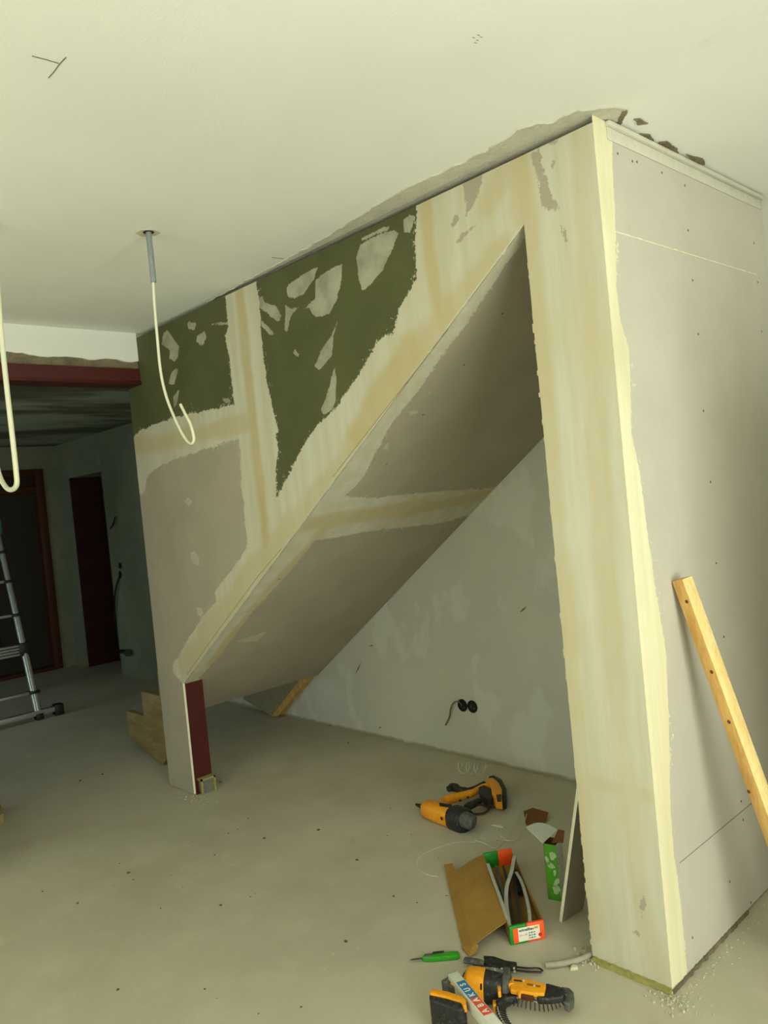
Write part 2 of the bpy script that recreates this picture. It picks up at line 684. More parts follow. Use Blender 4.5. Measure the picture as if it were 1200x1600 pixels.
# far room wall with doorway
FY = 1.33
w = MB()
w.box((-8.2, FY, 0), (-7.42, FY + 0.3, 2.48))
w.box((-6.575, FY, 0), (-4.95, FY + 0.3, 2.48))
w.box((-7.42, FY, 2.09), (-6.575, FY + 0.3, 2.48))
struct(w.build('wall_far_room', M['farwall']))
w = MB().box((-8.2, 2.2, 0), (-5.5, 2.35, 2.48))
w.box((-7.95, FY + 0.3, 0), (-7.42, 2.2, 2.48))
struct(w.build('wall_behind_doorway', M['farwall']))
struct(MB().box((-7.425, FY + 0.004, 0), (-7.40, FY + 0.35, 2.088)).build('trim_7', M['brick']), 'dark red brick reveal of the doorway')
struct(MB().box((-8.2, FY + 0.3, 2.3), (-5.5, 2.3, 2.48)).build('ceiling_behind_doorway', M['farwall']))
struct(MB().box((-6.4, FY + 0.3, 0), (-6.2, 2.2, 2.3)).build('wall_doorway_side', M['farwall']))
# end wall of the far room with a door
w = MB()
w.box((-7.95, 1.16, 0), (-7.73, FY, 2.48))
w.box((-7.95, -0.2, 2.22), (-7.73, 1.16, 2.48))
w.box((-7.95, -3.1, 0), (-7.73, -0.2, 2.48))
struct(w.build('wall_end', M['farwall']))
d1 = struct(MB().box((-7.86, -0.14, 0.02), (-7.82, 1.10, 1.98)).build('door_1', M['doorpanel']))
w = MB()
w.box((-7.90, 1.08, 0), (-7.71, 1.17, 2.23))
w.box((-7.90, -0.21, 0), (-7.71, -0.12, 2.23))
w.box((-7.90, -0.12, 1.97), (-7.71, 1.08, 2.04))
w.box((-7.90, -0.12, 2.15), (-7.71, 1.08, 2.23))
w.box((-7.90, -0.12, 0), (-7.71, 1.08, 0.04))
w.build('door_frame', M['doorframe'], d1, bevel=0.004)
MB().box((-7.85, -0.12, 2.04), (-7.81, 1.08, 2.15)).build('transom_panel', M['doorpanel'], d1)
# remaining enclosure (behind and beside the camera), plus two added light-blocking walls
w = MB()
w.box((-2.95, -5.2, 0), (-2.75, -1.15, H))
struct(w.build('wall_left_blocker', M['plainwall']))  # unseen wall, put in to keep rear daylight out of the far room
w = MB()
w.box((3.0, -0.5, 0), (3.15, BW, H))
w.box((3.0, -5.2, 0), (3.15, -2.6, H))
w.box((3.0, -2.6, 2.25), (3.15, -0.5, H))
struct(w.build('wall_right', M['plainwall']))
w = MB()
w.box((-2.9, -5.15, 0), (-1.25, -5.0, H))
w.box((2.05, -5.15, 0), (3.1, -5.0, H))
w.box((-1.25, -5.15, 2.35), (2.05, -5.0, H))
struct(w.build('wall_rear', M['plainwall']))
struct(MB().box((0.75, 0.10, 0), (0.87, BW, 1.82)).build('wall_light_blocker', M['plainwall']))  # unseen stub wall, added to cast the soft darkening on the side face
w = MB()
w.box((-8.0, -3.15, 0), (-6.15, -3.0, 2.48))
w.box((-5.05, -3.15, 0), (-2.95, -3.0, 2.48))
w.box((-6.15, -3.15, 2.15), (-5.05, -3.0, 2.48))
struct(w.build('wall_far_rear', M['plainwall']))

# downstand with ragged plaster edge and the red steel beam
w = MB()
pts = []
N = 160
top = []
for i in range(N + 1):
    y = -5.0 + 5.0 * i / N
    z = 2.445 + 0.018 * mnoise.noise(Vector((y * 9, 0, 0))) + 0.008 * mnoise.noise(Vector((y * 31, 3, 0))) + (0.012 if y < -0.6 else 0)
    top.append((y, z))
outl = [Vector((XL + 0.01, y, z)) for y, z in top] + [Vector((XL + 0.01, 0.0, H)), Vector((XL + 0.01, -5.0, H))]
w.prism(outl, (-0.1, 0, 0))
struct(w.build('trim_1', M['ceiling']), 'white plaster downstand above the red beam')
w = MB().box((XL - 0.09, -5.0, 2.385), (XL - 0.005, 0.0, 2.56))
struct(w.build('trim_2', M['rubble']), 'rough mortar strip over the red beam')
bt = thing('steel_beam', (XL, -2.5, 2.31), 'long dark red painted steel beam spanning the opening below the ceiling at left', 'beam')
MB().box((XL - 0.05, -5.0, 2.325), (XL + 0.012, 0.0, 2.40)).build('web', M['red'], bt)
MB().box((XL - 0.13, -5.0, 2.312), (XL + 0.022, 0.0, 2.327)).build('lower_flange', M['red'], bt, bevel=0.002)

# ================================================================== front partition
GLp = [(190, 500), (352, 425), (352, 455.5), (356, 511), (351.5, 523), (359, 568), (366, 631), (344, 637), (299, 646), (269, 653.5), (239, 664), (218, 673), (205, 690), (190, 700)]
GRp = [(401, 440), (401, 445), (407, 490), (407, 520), (414.5, 580), (425, 634), (435.5, 674.5), (431, 679), (434, 700), (431, 739), (432.5, 776.5), (440, 763), (455, 736), (465.5, 712), (479, 688),
       (500, 658), (524, 640), (539, 616), (560, 586), (575, 560), (590, 533), (613, 520), (623, 483), (642, 453), (650, 433), (650, 300), (401, 410)]
KL = [(170, 780), (221, 772), (225.5, 769), (228.5, 751), (236, 739), (254, 725.5), (299, 709), (350, 691), (374, 685), (377, 760), (383, 814), (386, 844), (385, 858), (363, 890), (349, 906),
      (336, 925), (338, 941), (321, 957), (303, 985), (282, 1020), (270, 1039), (270, 1051), (284, 1066), (292, 1072), (340, 1290), (170, 1290)]
bare = [GLp, GRp, KL,
        [(722, 277), (740, 270), (758, 262), (753, 287), (747, 310), (733, 333), (727, 337), (725, 297)],
        [(713, 330), (705, 352), (710, 356), (717, 342)], [(745, 350), (733, 362), (711, 385), (716, 372)],
        [(828, 240), (842, 233), (848, 260), (853, 277), (860, 297), (870, 317), (875, 325), (860, 328), (843, 323), (842, 283), (833, 257)],
        [(862, 250), (871, 246), (869, 262), (861, 265)],
        [(845, 218), (858, 212), (880, 206), (868, 222), (850, 224)], [(877, 353), (883, 360), (888, 380), (890, 393), (880, 375)],
        [(1003, 1398), (1008, 1405), (1006, 1430), (1002, 1438), (1000, 1420)], [(989, 1456), (995, 1450), (1000, 1456), (995, 1465)]]
skims = [[(497, 416.5), (491, 436), (473, 460), (461, 466), (449, 463), (447.5, 449.5), (461, 437.5), (482, 424)],
         [(534.5, 412), (533, 439), (527, 466), (515, 490), (494, 496.6), (485, 487), (483.5, 481), (476, 482.5), (492.5, 466), (492.5, 439), (509, 424)],
         [(615, 360), (623, 363), (610, 397), (597, 423), (580, 443), (567, 455), (560, 440), (557, 400), (563, 383), (583, 370)],
         [(563, 373), (585, 362), (607, 354), (607, 359), (585, 367), (565, 377)],
         [(527, 502), (521, 526), (518, 556), (500, 579), (491.6, 572.5), (503, 547), (516.5, 527.5)],
         [(522.5, 568), (525.5, 592), (524, 625), (521, 640), (506, 647.5), (501.5, 640), (509, 622), (518, 592)],
         [(413, 472), (431, 478), (440, 493), (435.5, 503.5), (422, 493), (407, 481), (395, 469), (410, 463)],
         [(446, 475), (452, 482.5), (467, 480), (458, 488.5), (452, 502), (449, 520), (444.5, 515.5), (446, 493)],
         [(405, 499), (410, 501), (430, 522), (422, 523), (410, 512)], [(459, 545), (467, 553), (466, 559), (458, 552)],
         [(630, 345), (640, 335), (648, 340), (640, 365), (632, 362)],
         [(261.5, 515.5), (279.5, 541), (278, 559), (272, 565.6), (264.5, 559), (266, 547), (252.5, 538), (254, 523)],
         [(293, 502), (306.5, 505), (303.5, 515.5), (294.5, 514)], [(320, 517), (323, 529), (315.5, 540.4), (306.5, 533.5), (308, 524.5)],
         [(278, 577), (272, 602.5), (264, 599.5), (267.5, 581.5), (273.5, 576)], [(279.5, 610), (276.5, 631), (272, 638.5), (270.5, 619)],
         [(347, 623.5), (356, 621.4), (362, 628), (353, 630)],
         [(330, 505), (356, 503), (356, 507), (330, 508)],
         [(288, 783), (294, 777), (301, 784), (295, 791)], [(298, 864), (304, 861), (312, 872), (311, 884), (302, 881), (297, 873)], [(306, 950), (314, 949), (319, 958), (314, 964), (308, 959)]]
tans = [([(373, 440), (374, 451), (383, 535), (392, 625), (399.5, 700), (410, 790), (416, 850)], 0.027, 0.9),
        ([(213, 697), (260, 690), (330, 673), (390, 660)], 0.035, 0.65),
        ([(290, 1040), (345, 965), (430, 862), (500, 778), (560, 695), (610, 610), (660, 548), (720, 472), (780, 405)], 0.06, 0.6),
        ([(560, 680), (610, 600), (640, 555)], 0.06, 0.85),
        ([(663, 300), (672, 400), (687, 500)], 0.025, 0.75),
        ([(760, 320), (808, 237), (815, 333)], 0.035, 0.55),
        ([(825, 350), (850, 600), (880, 900), (905, 1200), (925, 1450)], 0.028, 0.5),
        ([(905, 190), (925, 600), (955, 1000), (1000, 1400), (1030, 1520)], 0.026, 0.38),
        ([(905, 1215), (1010, 1245)], 0.016, 0.4)]
DX0, DX1 = -2.795, -0.268


def diag(x):
    return Z0 + SL * (x - X0)


def jit(i, s=0.0035):
    return s * mnoise.noise(Vector((i * 0.6, 5.5, 0)))


TOPZ = H - 0.026
STEP = 0.011


def xs(a, b):
    n = max(2, int(round((b - a) / STEP)))
    return [a + (b - a) * i / n for i in range(n + 1)]


s_a = [(x, 0.006, 2.31) for x in xs(-3.075, -2.925)]
s_b = [(x, 0.006, TOPZ) for x in xs(-2.925, DX0)]
s_c = [(x, diag(x), TOPZ) for x in xs(DX0, DX1)]
s_d = [(x, 0.016, TOPZ) for x in xs(DX1, -0.001)]
wf = panel('wall_front', [s_a, s_b, s_c, s_d], 200, lambda u, v, w_: Vector((u, w_, v)), 0.0125,
           [M['drywall'], M['gypsum']], [px_front(p) for p in bare], [px_front(p) for p in skims],
           [px_front([(150, 560), (395, 400), (660, 250), (660, 560), (436, 820), (400, 660), (150, 700)])],
           [(px_front(a), b, c) for a, b, c in tans])
struct(wf)
# ragged plaster burrs along the inner post edge and the soffit arris
w = MB()
for i in range(90):
    z = random.uniform(0.05, 2.3)
    r = random.uniform(0.0015, 0.005)
    c = Vector((DX1 - r * 0.3, 0.004 + random.random() * 0.006, z))
    w.obox(c, Vector((1, 0, 0)), Vector((0, 1, 0)), Vector((0, 0, 1)), r, 0.003, r * random.uniform(1, 3))
w.build('plaster_burrs', M['chip'], wf)['kind'] = 'stuff'

for L_ in ([(292, 1054), (330, 1000), (365, 952), (405, 898), (440, 857)], [(520, 745), (580, 668), (640, 592), (700, 515)]):
    w = MB().tube([FR(x, y, -0.0002) for x, y in L_], 0.0010, 5)
    w.build('hairline_crack', M['crackline'], wf)
# left post liner: studs behind (hidden metal frame) closing the partition's left end
struct(MB().box((-3.07, 0.0125, 0.0), (-3.04, 0.10, 2.3)).build('trim_3', M['gypsum']), 'edge stud closing the left end of the partition')

# red steel column inside the partition end
col = thing('steel_column', (-2.88, 0.07, 0), 'dark red painted steel column standing in the low end of the partition', 'column')
w = MB()
w.box((-2.812, 0.0135, 0.012), (-2.80, 0.125, 0.66))
w.box((-2.94, 0.0135, 0.012), (-2.928, 0.125, 2.31))
w.box((-2.93, 0.064, 0.012), (-2.81, 0.074, 0.66))
w.build('profile', M['red'], col)
MB().box((-2.96, 0.0135, 0.0), (-2.785, 0.135, 0.012)).build('base_plate', M['red'], col)
bk = thing('packing_block', (-2.76, 0.07, 0), 'small grey mortar packing with yellow edge at the foot of the red column', 'packing')
MB().box((-2.798, 0.035, 0.0), (-2.765, 0.115, 0.075)).build('mortar_core', M['grout'], bk, bevel=0.004)
w = MB()
w.box((-2.765, 0.03, 0.0), (-2.755, 0.04, 0.085))
w.box((-2.765, 0.11, 0.0), (-2.755, 0.12, 0.085))
w.box((-2.798, 0.03, 0.075), (-2.755, 0.12, 0.085))
w.build('foam_edge', M['foam'], bk)

# ================================================================== sloping soffit
SU = [(818, 374), (780, 430), (733, 500), (687, 560), (662, 600), (627, 642), (604, 675), (587, 708), (567, 746), (540, 775), (560, 777), (579, 779), (610, 775), (650, 771), (700, 767), (770, 763), (900, 680), (840, 330)]
SLo = [(720, 808), (692, 817), (650, 822), (617, 825), (567, 831), (525, 840), (492, 844), (454, 892), (400, 950), (370, 988), (345, 1022), (312, 1058), (300, 1130), (480, 1090), (800, 790)]
skS = [[(640, 642), (655, 640), (652, 648), (640, 648)], [(598, 700), (607, 690), (606, 705)], [(365, 1003), (420, 985), (400, 1003)]]
tS = [([(475, 820), (520, 812), (600, 800), (692, 788), (754, 775)], 0.04, 0.8), ([(330, 1035), (400, 948), (480, 860), (510, 820)], 0.03, 0.8),
      ([(752, 766), (735, 788)], 0.03, 0.5)]
sx = [(x_, 0.006 if x_ > -3.05 else 0.20, BW - 0.002) for x_ in [-3.19 + (3.19 - 0.268) * i / 260 for i in range(261)]]
n_s = Vector((-SL, 0, 1)).normalized()
ws = panel('wall_sloped', [sx], 110, lambda u, v, w_: Vector((u, v, diag(u))) + n_s * w_, 0.0125,
           [M['drywall'], M['gypsum']], [px_soff(p) for p in (SU, SLo)], [px_soff(p) for p in skS], [],
           [(px_soff(a), b, c) for a, b, c in tS])
struct(ws, 'sloping drywall underside of the stair')

for p in ((661, 648), (604, 725), (785, 490), (725, 570), (436, 905)):
    q = SF(*p)
    MB().tube([q, q - n_s * 0.001], 0.0045, 8).build('screw_head', M['pencil'], ws)

# ================================================================== side face of the enclosure
bead = [(921, 178), (948, 180), (957, 197), (957, 263), (960, 313), (962, 363), (963, 447), (970, 503), (983, 545), (985, 600), (987, 680), (999, 733), (1011, 827), (1025, 925), (1041, 1020), (1045, 1125), (1048, 1262),
        (1053, 1333), (1063, 1403), (1069, 1473), (1074, 1513), (1068, 1560)]
side_bare = [px_side([p for p in bead[1:]]) + [(2.0, -0.3), (2.0, 3.0), (0.02, 3.0)]]
seam_hi = [px_side([(940, 355), (963, 361.5), (1180, 428.5), (1180, 431.5), (963, 366), (940, 360)])]
sk_side = [px_side([(980, 345), (984, 349), (988, 365), (980, 360)]), px_side([(973, 455), (978, 450), (978, 460)]), px_side([(975, 508), (985, 505), (990, 512), (980, 516)]),
           px_side([(1060, 1350), (1062, 1348), (1064, 1360), (1060, 1362)])] + seam_hi
scol = [((BW - 0.0005) * i / 120, 0.010, TOPZ + 0.022) for i in range(121)]
wd = panel('wall_side', [scol], 230, lambda u, v, w_: Vector((-w_, u, v)), 0.0125,
           [M['drywall_lit_side'], M['gypsum']], side_bare, sk_side, [],
           [([(0.04, 0.0), (0.05, 2.6)], 0.02, 0.10)], inset=3)
struct(wd)
# seam low on the side face, a hairline groove of darker jointing
a, b = on((1062, 1349), 0, 0.0), on((1187, 1245), 0, 0.0)
MB().prism([a, b, b + Vector((0, 0, 0.0025)), a + Vector((0, 0, 0.002))], (0.0006, 0, 0)).build('board_joint', M['pencil'], wd)
w = MB()
a, b = on((962, 363), 0, 0.0), on((1182, 430), 0, 0.0)
n_ = 40
for i in range(n_):
    p_, q_ = a.lerp(b, i / n_), a.lerp(b, (i + 1) / n_)
    h_ = 0.0035 + 0.0022 * mnoise.noise(Vector((i * 0.9, 2, 0)))
    w.prism([p_, q_, q_ + Vector((0, 0, h_)), p_ + Vector((0, 0, h_))], (0.001, 0, 0))
w.build('joint_filler', M['chipbright'], wd)
# screw heads
for p in [(965, 240), (988, 252), (995, 253), (1034, 270), (1070, 290), (1075, 360), (1082, 438), (1091, 522), (1099, 642), (1110, 753), (1119, 880), (1131, 995), (1178, 380), (1184, 441), (1190, 518), (1158, 1252), (1161, 1281), (1173, 1410), (1140, 1378), (1082, 1465)]:
    q = on(p, 0, 0.0)
    w = MB().tube([(0.0, q.y, q.z), (0.0009, q.y, q.z)], 0.0042, 10)
    w.build('screw_head', M['pencil'], wd)
# ledge profile under the ceiling on the side face
w = MB()
w.box((0.0, 0.07, H - 0.020), (0.016, BW - 0.01, H - 0.006))
w.box((0.0, 0.075, H - 0.058), (0.004, BW - 0.01, H - 0.020))
struct(w.build('trim_4', M['ledge'], bevel=0.002), 'pale ledge strip under the ceiling on the side face')
# foam strips beneath the boards
w = MB()
n = 60
for i in range(n):
    x0 = -0.262 + 0.262 * i / n
    h = 0.017 + 0.004 * mnoise.noise(Vector((x0 * 60, 0, 0)))
    d = 0.013 + 0.006 * mnoise.noise(Vector((x0 * 40, 4, 0)))
    w.box((x0, -d, 0.0), (x0 + 0.262 / n, 0.03, h))
struct(w.build('trim_5', M['foam']), 'yellow green foam strip under the front post')
w = MB()
for i in range(80):
    y0 = 0.0 + 0.55 * i / 80
    h = 0.011 + 0.004 * mnoise.noise(Vector((y0 * 70, 9, 0)))
    d = 0.006 + 0.006 * mnoise.noise(Vector((y0 * 40, 7, 0)))
    w.box((-0.02, y0, 0.0), (max(0.001, d), y0 + 0.55 / 80, h))
struct(w.build('trim_6', M['rubble']), 'crumbled joint under the side face')

# ================================================================== ceiling scars
def ragged(poly, k=0.012, step=0.012, seed=0, fix=()):
    out = []
    n = len(poly)
    for i in range(n):
        a, b = Vector(poly[i]), Vector(poly[(i + 1) % n])
        L = (b - a).length
        m = max(1, int(L / step))
        t_ = (b - a) / max(L, 1e-6)
        nn = Vector((-t_.y, t_.x, 0))
        for j in range(m):
            p = a.lerp(b, j / m)
            s = 0 if i in fix else 1
            o_ = k * s * (mnoise.noise(p * 23 + Vector((seed, 0, 0))) + 0.5 * mnoise.noise(p * 70 + Vector((seed, 3, 0))))
            out.append(p + nn * o_)
    return out


def C(px, py):
    return on((px, py), 2, H)


outer = [C(380, 440), (C(440, 408)), C(500, 375), C(593, 317), C(643, 288), C(687, 270), C(743, 243), C(810, 203), C(840, 192), C(863, 190), C(903, 172), C(940, 167), C(975, 170), C(967, 190)]
inner = [Vector((0.0, 0.04, H)), Vector((-2.2, 0.03, H))]
pg = ragged(outer + inner, 0.012)
MB().prism([p + Vector((0, 0, -0.004)) for p in pg], (0, 0, 0.006)).build('concrete_scar', M['rawconcrete'], ce)
for k, poly in enumerate([[(965, 182), (972, 172), (980, 172), (972, 190), (964, 198)],
                          [(1000, 208), (1015, 210), (1022, 219), (1008, 217)],
                          [(1030, 222), (1040, 221), (1058, 231), (1060, 238), (1045, 234)],
                          [(1072, 240), (1098, 247), (1101, 256), (1085, 251)], [(990, 185), (1002, 184), (1012, 192), (998, 193)]]):
    pg = ragged([C(*p) for p in poly], 0.006, 0.006, seed=k * 7)
    MB().prism([p + Vector((0, 0, -0.005)) for p in pg], (0, 0, 0.006)).build('broken_plaster', M['rubble'], ce)
w = MB()
for pl_ in ([(50, 87), (70, 92), (92, 98.5)], [(103, 89), (92, 101), (84, 112), (76, 121)], [(425, 402), (443, 404)]):
    w.tube([C(*p) + Vector((0, 0, -0.001)) for p in pl_], 0.0012, 6)
for (x, y) in ((738, 58), (744, 62), (741, 66), (750, 57), (746, 54)):
    w.tube([C(x, y) + Vector((0, 0, -0.0005)), C(x + 4, y + 1) + Vector((0, 0, -0.0005))], 0.0007, 5)
w.build('pencil_mark', M['pencil'], ce)

# ================================================================== stair behind the partition
st = thing('wooden_stair', (-3.6, 0.7, 0), 'raw wooden staircase with stepped stringer rising behind the partition', 'staircase')
RUN, RISE = 0.252, 0.162
XSTEP = FR(198, 1118, 0.155).x


def stringer(y0, y1, n=9, cut=True):
    xA = XSTEP
    zz = 0.285
    pts = [(xA, 0.115), (xA, zz)]
    x, z = xA, zz
    for i in range(n):
        x += RUN
        pts.append((x, z))
        z += RISE
        pts.append((x, z))
    pts.append((x + 0.01, z - 0.02))
    x1 = x + 0.01
    pts.append((x1, diag(x1) + 0.03))
    pts.append((-3.06, diag(-3.06) + 0.03))
    pts.append((-3.26, 0.15))
    pts.append((-3.46, 0.0))
    w_ = MB().prism([Vector((a_, y0, b_)) for a_, b_ in pts], (0, y1 - y0, 0))
    return w_.build('stringer', M['stairwood'], st, bevel=0.002)


stringer(0.155, 0.195)
MB().prism([(-3.0, BW - 0.045, diag(-3.0) + 0.03), (-1.7, BW - 0.045, diag(-1.7) + 0.03), (-1.7, BW - 0.045, diag(-1.7) + 0.25), (-3.0, BW - 0.045, diag(-3.0) + 0.25)], (0, 0.04, 0)).build('stringer', M['stairwood'], st)
xA = FR(198, 1118, 0.155).x
for i in range(3, 9):
    MB().box((xA + i * RUN - 0.01, 0.197, 0.287 + i * RISE), (xA + (i + 1) * RUN + 0.005, BW - 0.047, 0.32 + i * RISE)).build('tread', M['stairwood'], st, bevel=0.003)
    MB().box((xA + i * RUN + 0.008, 0.197, 0.287 + (i - 1) * RISE + (0.035 if i else 0.0)), (xA + i * RUN + 0.026, BW - 0.047, 0.286 + i * RISE)).build('riser', M['stairwood'], st)
# foot of the wall-side stringer seen below the soffit edge
w = MB()
pa = [FR(424, 1119, 1.19), FR(380, 1092, 1.19), FR(380, 1070, 1.19), FR(478, 1050, 1.19)]
w.prism([Vector((p.x, 1.19, max(0.0, p.z))) for p in pa], (0, 0.045, 0))
w.build('foot_board', simple('grey_brown_board', (0.56, 0.53, 0.42), 0.85), st)
pa = [FR(434, 1119, 1.185), FR(424, 1119, 1.185), FR(478, 1050, 1.185), FR(488, 1052, 1.185)]
MB().prism([Vector((p.x, 1.185, max(0.0, p.z))) for p in pa], (0, 0.055, 0)).build('edge_strip', M['pinedark'], st)

# ================================================================== sockets, cables
def socket(px, py, yw, label, cat='socket box', r=0.034, grp=None):
    q = FR(px, py, yw)
    t_ = thing('socket_box', (q.x, yw, q.z), label, cat, grp)
    w_ = MB()
    n_ = 28
    V = []
    for rr, dd in ((r * 1.06, 0), (r * 1.06, -0.004), (r * 0.9, -0.004), (r * 0.86, -0.001)):
        for k in range(n_):
            a_ = 2 * math.pi * k / n_
            V.append((q.x + rr * math.cos(a_), yw + dd, q.z + rr * math.sin(a_)))
    Fc = []
    for i in range(3):
        for k in range(n_):
            Fc.append([i * n_ + k, i * n_ + (k + 1) % n_, (i + 1) * n_ + (k + 1) % n_, (i + 1) * n_ + k])
    Fc.append([3 * n_ + k for k in range(n_)])
    w_.add(V, Fc)
    w_.build('box_rim', M['socket'], t_)
    w_ = MB()
    w_.box((q.x - 0.012, yw - 0.004, q.z - 0.006), (q.x - 0.004, yw - 0.001, q.z + 0.006))
    w_.box((q.x + 0.006, yw - 0.004, q.z - 0.014), (q.x + 0.016, yw - 0.001, q.z - 0.006))
    w_.build('screw_post', M['dusty'], t_)
    return t_


socket(723, 1102, BW, 'round black empty socket box in the back wall, left one with the cable')
socket(738.5, 1104, BW, 'round black empty socket box in the back wall, right one without cable')
w = MB().tube(spline([FR(722, 1101, BW - 0.003), FR(715, 1096, BW - 0.03), FR(708, 1099, BW - 0.03), FR(704, 1108, BW - 0.02), FR(702, 1120, BW - 0.012), FR(696, 1133, BW - 0.008)]), 0.0045, 8)
tag(w.build('socket_cable', simple('grey_green_cable', (0.42, 0.42, 0.32), 0.6), smooth=True), 'short bent grey cable stub hanging from the left socket box', 'cable')
socket(188, 884, FY, 'small black socket box in the dim far wall, upper of two', r=0.03)
socket(188, 897, FY, 'small black socket box in the dim far wall, lower of two', r=0.03)
w = MB().tube(spline([FR(187, 900, FY - 0.01), FR(182, 915, FY - 0.03), FR(179, 940, FY - 0.03), FR(180, 975, FY - 0.02)]), 0.009, 8)
tag(w.build('hanging_cable', M['socket'], smooth=True), 'dark cable hanging below the far wall socket boxes', 'cable')
w = MB().tube(spline([FR(172, 826, FY - 0.01), FR(176, 820, FY - 0.02), FR(180, 808, FY - 0.03)]), 0.006, 8)
tag(w.build('cable_end', M['socket'], smooth=True), 'short dark cable end poking from the far wall above the sockets', 'cable')
pp = thing('pipe_stub', FR(190, 1018, FY), 'black pipe stub with elbow low on the far wall', 'pipe')
MB().tube([FR(182, 1018, FY - 0.02), FR(198, 1018, FY - 0.02)], 0.02, 12).build('pipe', M['socket'], pp, smooth=True)
MB().tube([FR(199, 1020, FY - 0.001), FR(199, 1020, FY - 0.06)], 0.035, 12).build('elbow', M['socket'], pp, smooth=True)
pb_ = FR(160, 1040, FY + 0.5)
pb_.z = 0.04
w = MB().tube([pb_, FR(146, 950, FY + 0.5)], 0.035, 12)
tag(w.build('leaning_pipe', M['conduit'], smooth=True), 'grey pipe leaning inside the dim doorway', 'pipe')

wb = bpy.data.objects['wall_back']
for pts_ in ([(813, 956), (818, 952), (822, 948)], [(556, 1052), (560, 1044), (564, 1035)], [(514, 1136), (517, 1133)], [(592, 1138), (595, 1136)], [(578, 1010), (582, 1008)]):
    w = MB().tube([FR(x, y, BW - 0.0005) for x, y in pts_], [0.002, 0.005, 0.0015][:len(pts_)], 6, flat=1.0)
    w.build('wall_nick', M['crackline'], wb)
# hanging wires
YC = -0.664
hw = thing('ceiling_wire', (-1.44, YC, H), 'cream cable hanging from a grey conduit in the middle of the ceiling', 'cable')
a, b = FR(232, 362, YC), FR(240, 441, YC)
MB().tube([a + Vector((0, 0, 0.0)), b], 0.0105, 14).build('conduit', M['conduit'], hw, smooth=True)
MB().tube(spline([b + Vector((0, 0, 0.02)), FR(241, 470, YC), FR(246, 530, YC), FR(251, 580, YC), FR(260, 620, YC), FR(275, 658, YC), FR(290, 686, YC), FR(299, 693, YC), FR(303, 685, YC), FR(298, 664, YC), FR(290, 648, YC), FR(282, 632, YC)]),
          0.0052, 10).build('cable', M['cable'], hw, smooth=True)
# hole patch around conduit
pg = ragged([C(212, 364), C(222, 358), (C(240, 358)), C(252, 363), C(242, 368), C(222, 369)], 0.004, 0.008, seed=4)
MB().prism([p + Vector((0, 0, -0.002)) for p in pg], (0, 0, 0.003)).build('hole_filler', M['chip'], ce)
q = C(232, 362)
n_ = 20
MB().prism([q + Vector((0.020 * math.cos(k * 2 * math.pi / n_), 0.020 * math.sin(k * 2 * math.pi / n_), -0.003)) for k in range(n_)], (0, 0, 0.003)).build('drilled_hole', M['dark'], ce)
YB = -1.15
w = MB().tube(spline([Vector((FR(-8, 380, YB).x, YB, H)), FR(-4, 440, YB), FR(2, 520, YB), FR(10, 600, YB), FR(18, 670, YB), FR(25, 735, YB), FR(26, 757, YB), FR(19, 765, YB), FR(10, 762, YB), FR(0, 745, YB), FR(-8, 715, YB)]), 0.0088, 12)
tag(w.build('hanging_cable', M['cable'], smooth=True), 'thick cream cable hanging in a hook at the left edge, nearest the camera', 'cable')

# ================================================================== pine batten leaning on the side face
top = on((1066, 910), 0, 0.03)
topc = top
foot = G(1292, 1535)
ax = (topc - foot).normalized()
rt = Vector((0, 0, 1)).cross(ax)
rt = (Vector((1, 0, 0)) - ax * ax.x).normalized()
rt = (Matrix.Rotation(R(-16), 3, ax) @ rt).normalized()
if rt.y > 0 and rt.y > 0.01:
    rt = (Matrix.Rotation(R(32), 3, ax) @ rt).normalized()
fw = ax.cross(rt).normalized()
bt = thing('pine_batten', foot, 'pale pine wood batten leaning against the grey side face at right', 'batten')
L = (topc - foot).length
c = (topc + foot) / 2 + Vector((0, 0, 0.012))
hw_, hd_ = 0.022, 0.022


def batten_side(o_):
    return o_


w = MB().obox(c, ax, fw, rt, L / 2, hd_, hw_)
o = build('bar', w.v, w.f, [M['pine'], M['pinedark']], bt, bevel=0.0015)
for p in o.data.polygons:
    p.material_index = 0 if p.normal.x > 0.45 else 1  # paler tone on faces turned right, darker tone on the others
for (x, y) in ((1073, 940), (1112, 1050), (1139, 1128), (1170, 1237)):
    q = on((x, y), 0, 0.0)
    r_ = ray((x, y))
    best = None
    lo = 0.3
    # knot sits on a batten face turned to the camera
    nrm_ = None
    for sg in (1, -1):
        f_ = fw * sg
        if f_.dot(r_) < 0:
            nrm_ = f_
    pc = c + nrm_ * hd_
    t_ = (pc - CAM).dot(nrm_) / r_.dot(nrm_)
    q = CAM + r_ * t_
    MB().tube([q - nrm_ * 0.001, q + nrm_ * 0.0006], 0.006, 12).build('knot', M['knot'], bt)
tag(bt, 'pale pine wood batten leaning against the grey side face at right', 'batten')

# ================================================================== telescopic ladder
ld = thing('telescopic_ladder', (-6.1, -0.12, 0), 'aluminium telescopic folding ladder with black collars at the left edge', 'ladder')
YR, YLf = 0.14, -0.36
fx, apx, apz = -5.56, -6.13, 1.62


def lpt(y, s, sgn=1):       # s 0..1 foot..apex
    return Vector((apx + sgn * (fx - apx) * (1 - s), y, 0.03 + (apz - 0.03) * s))


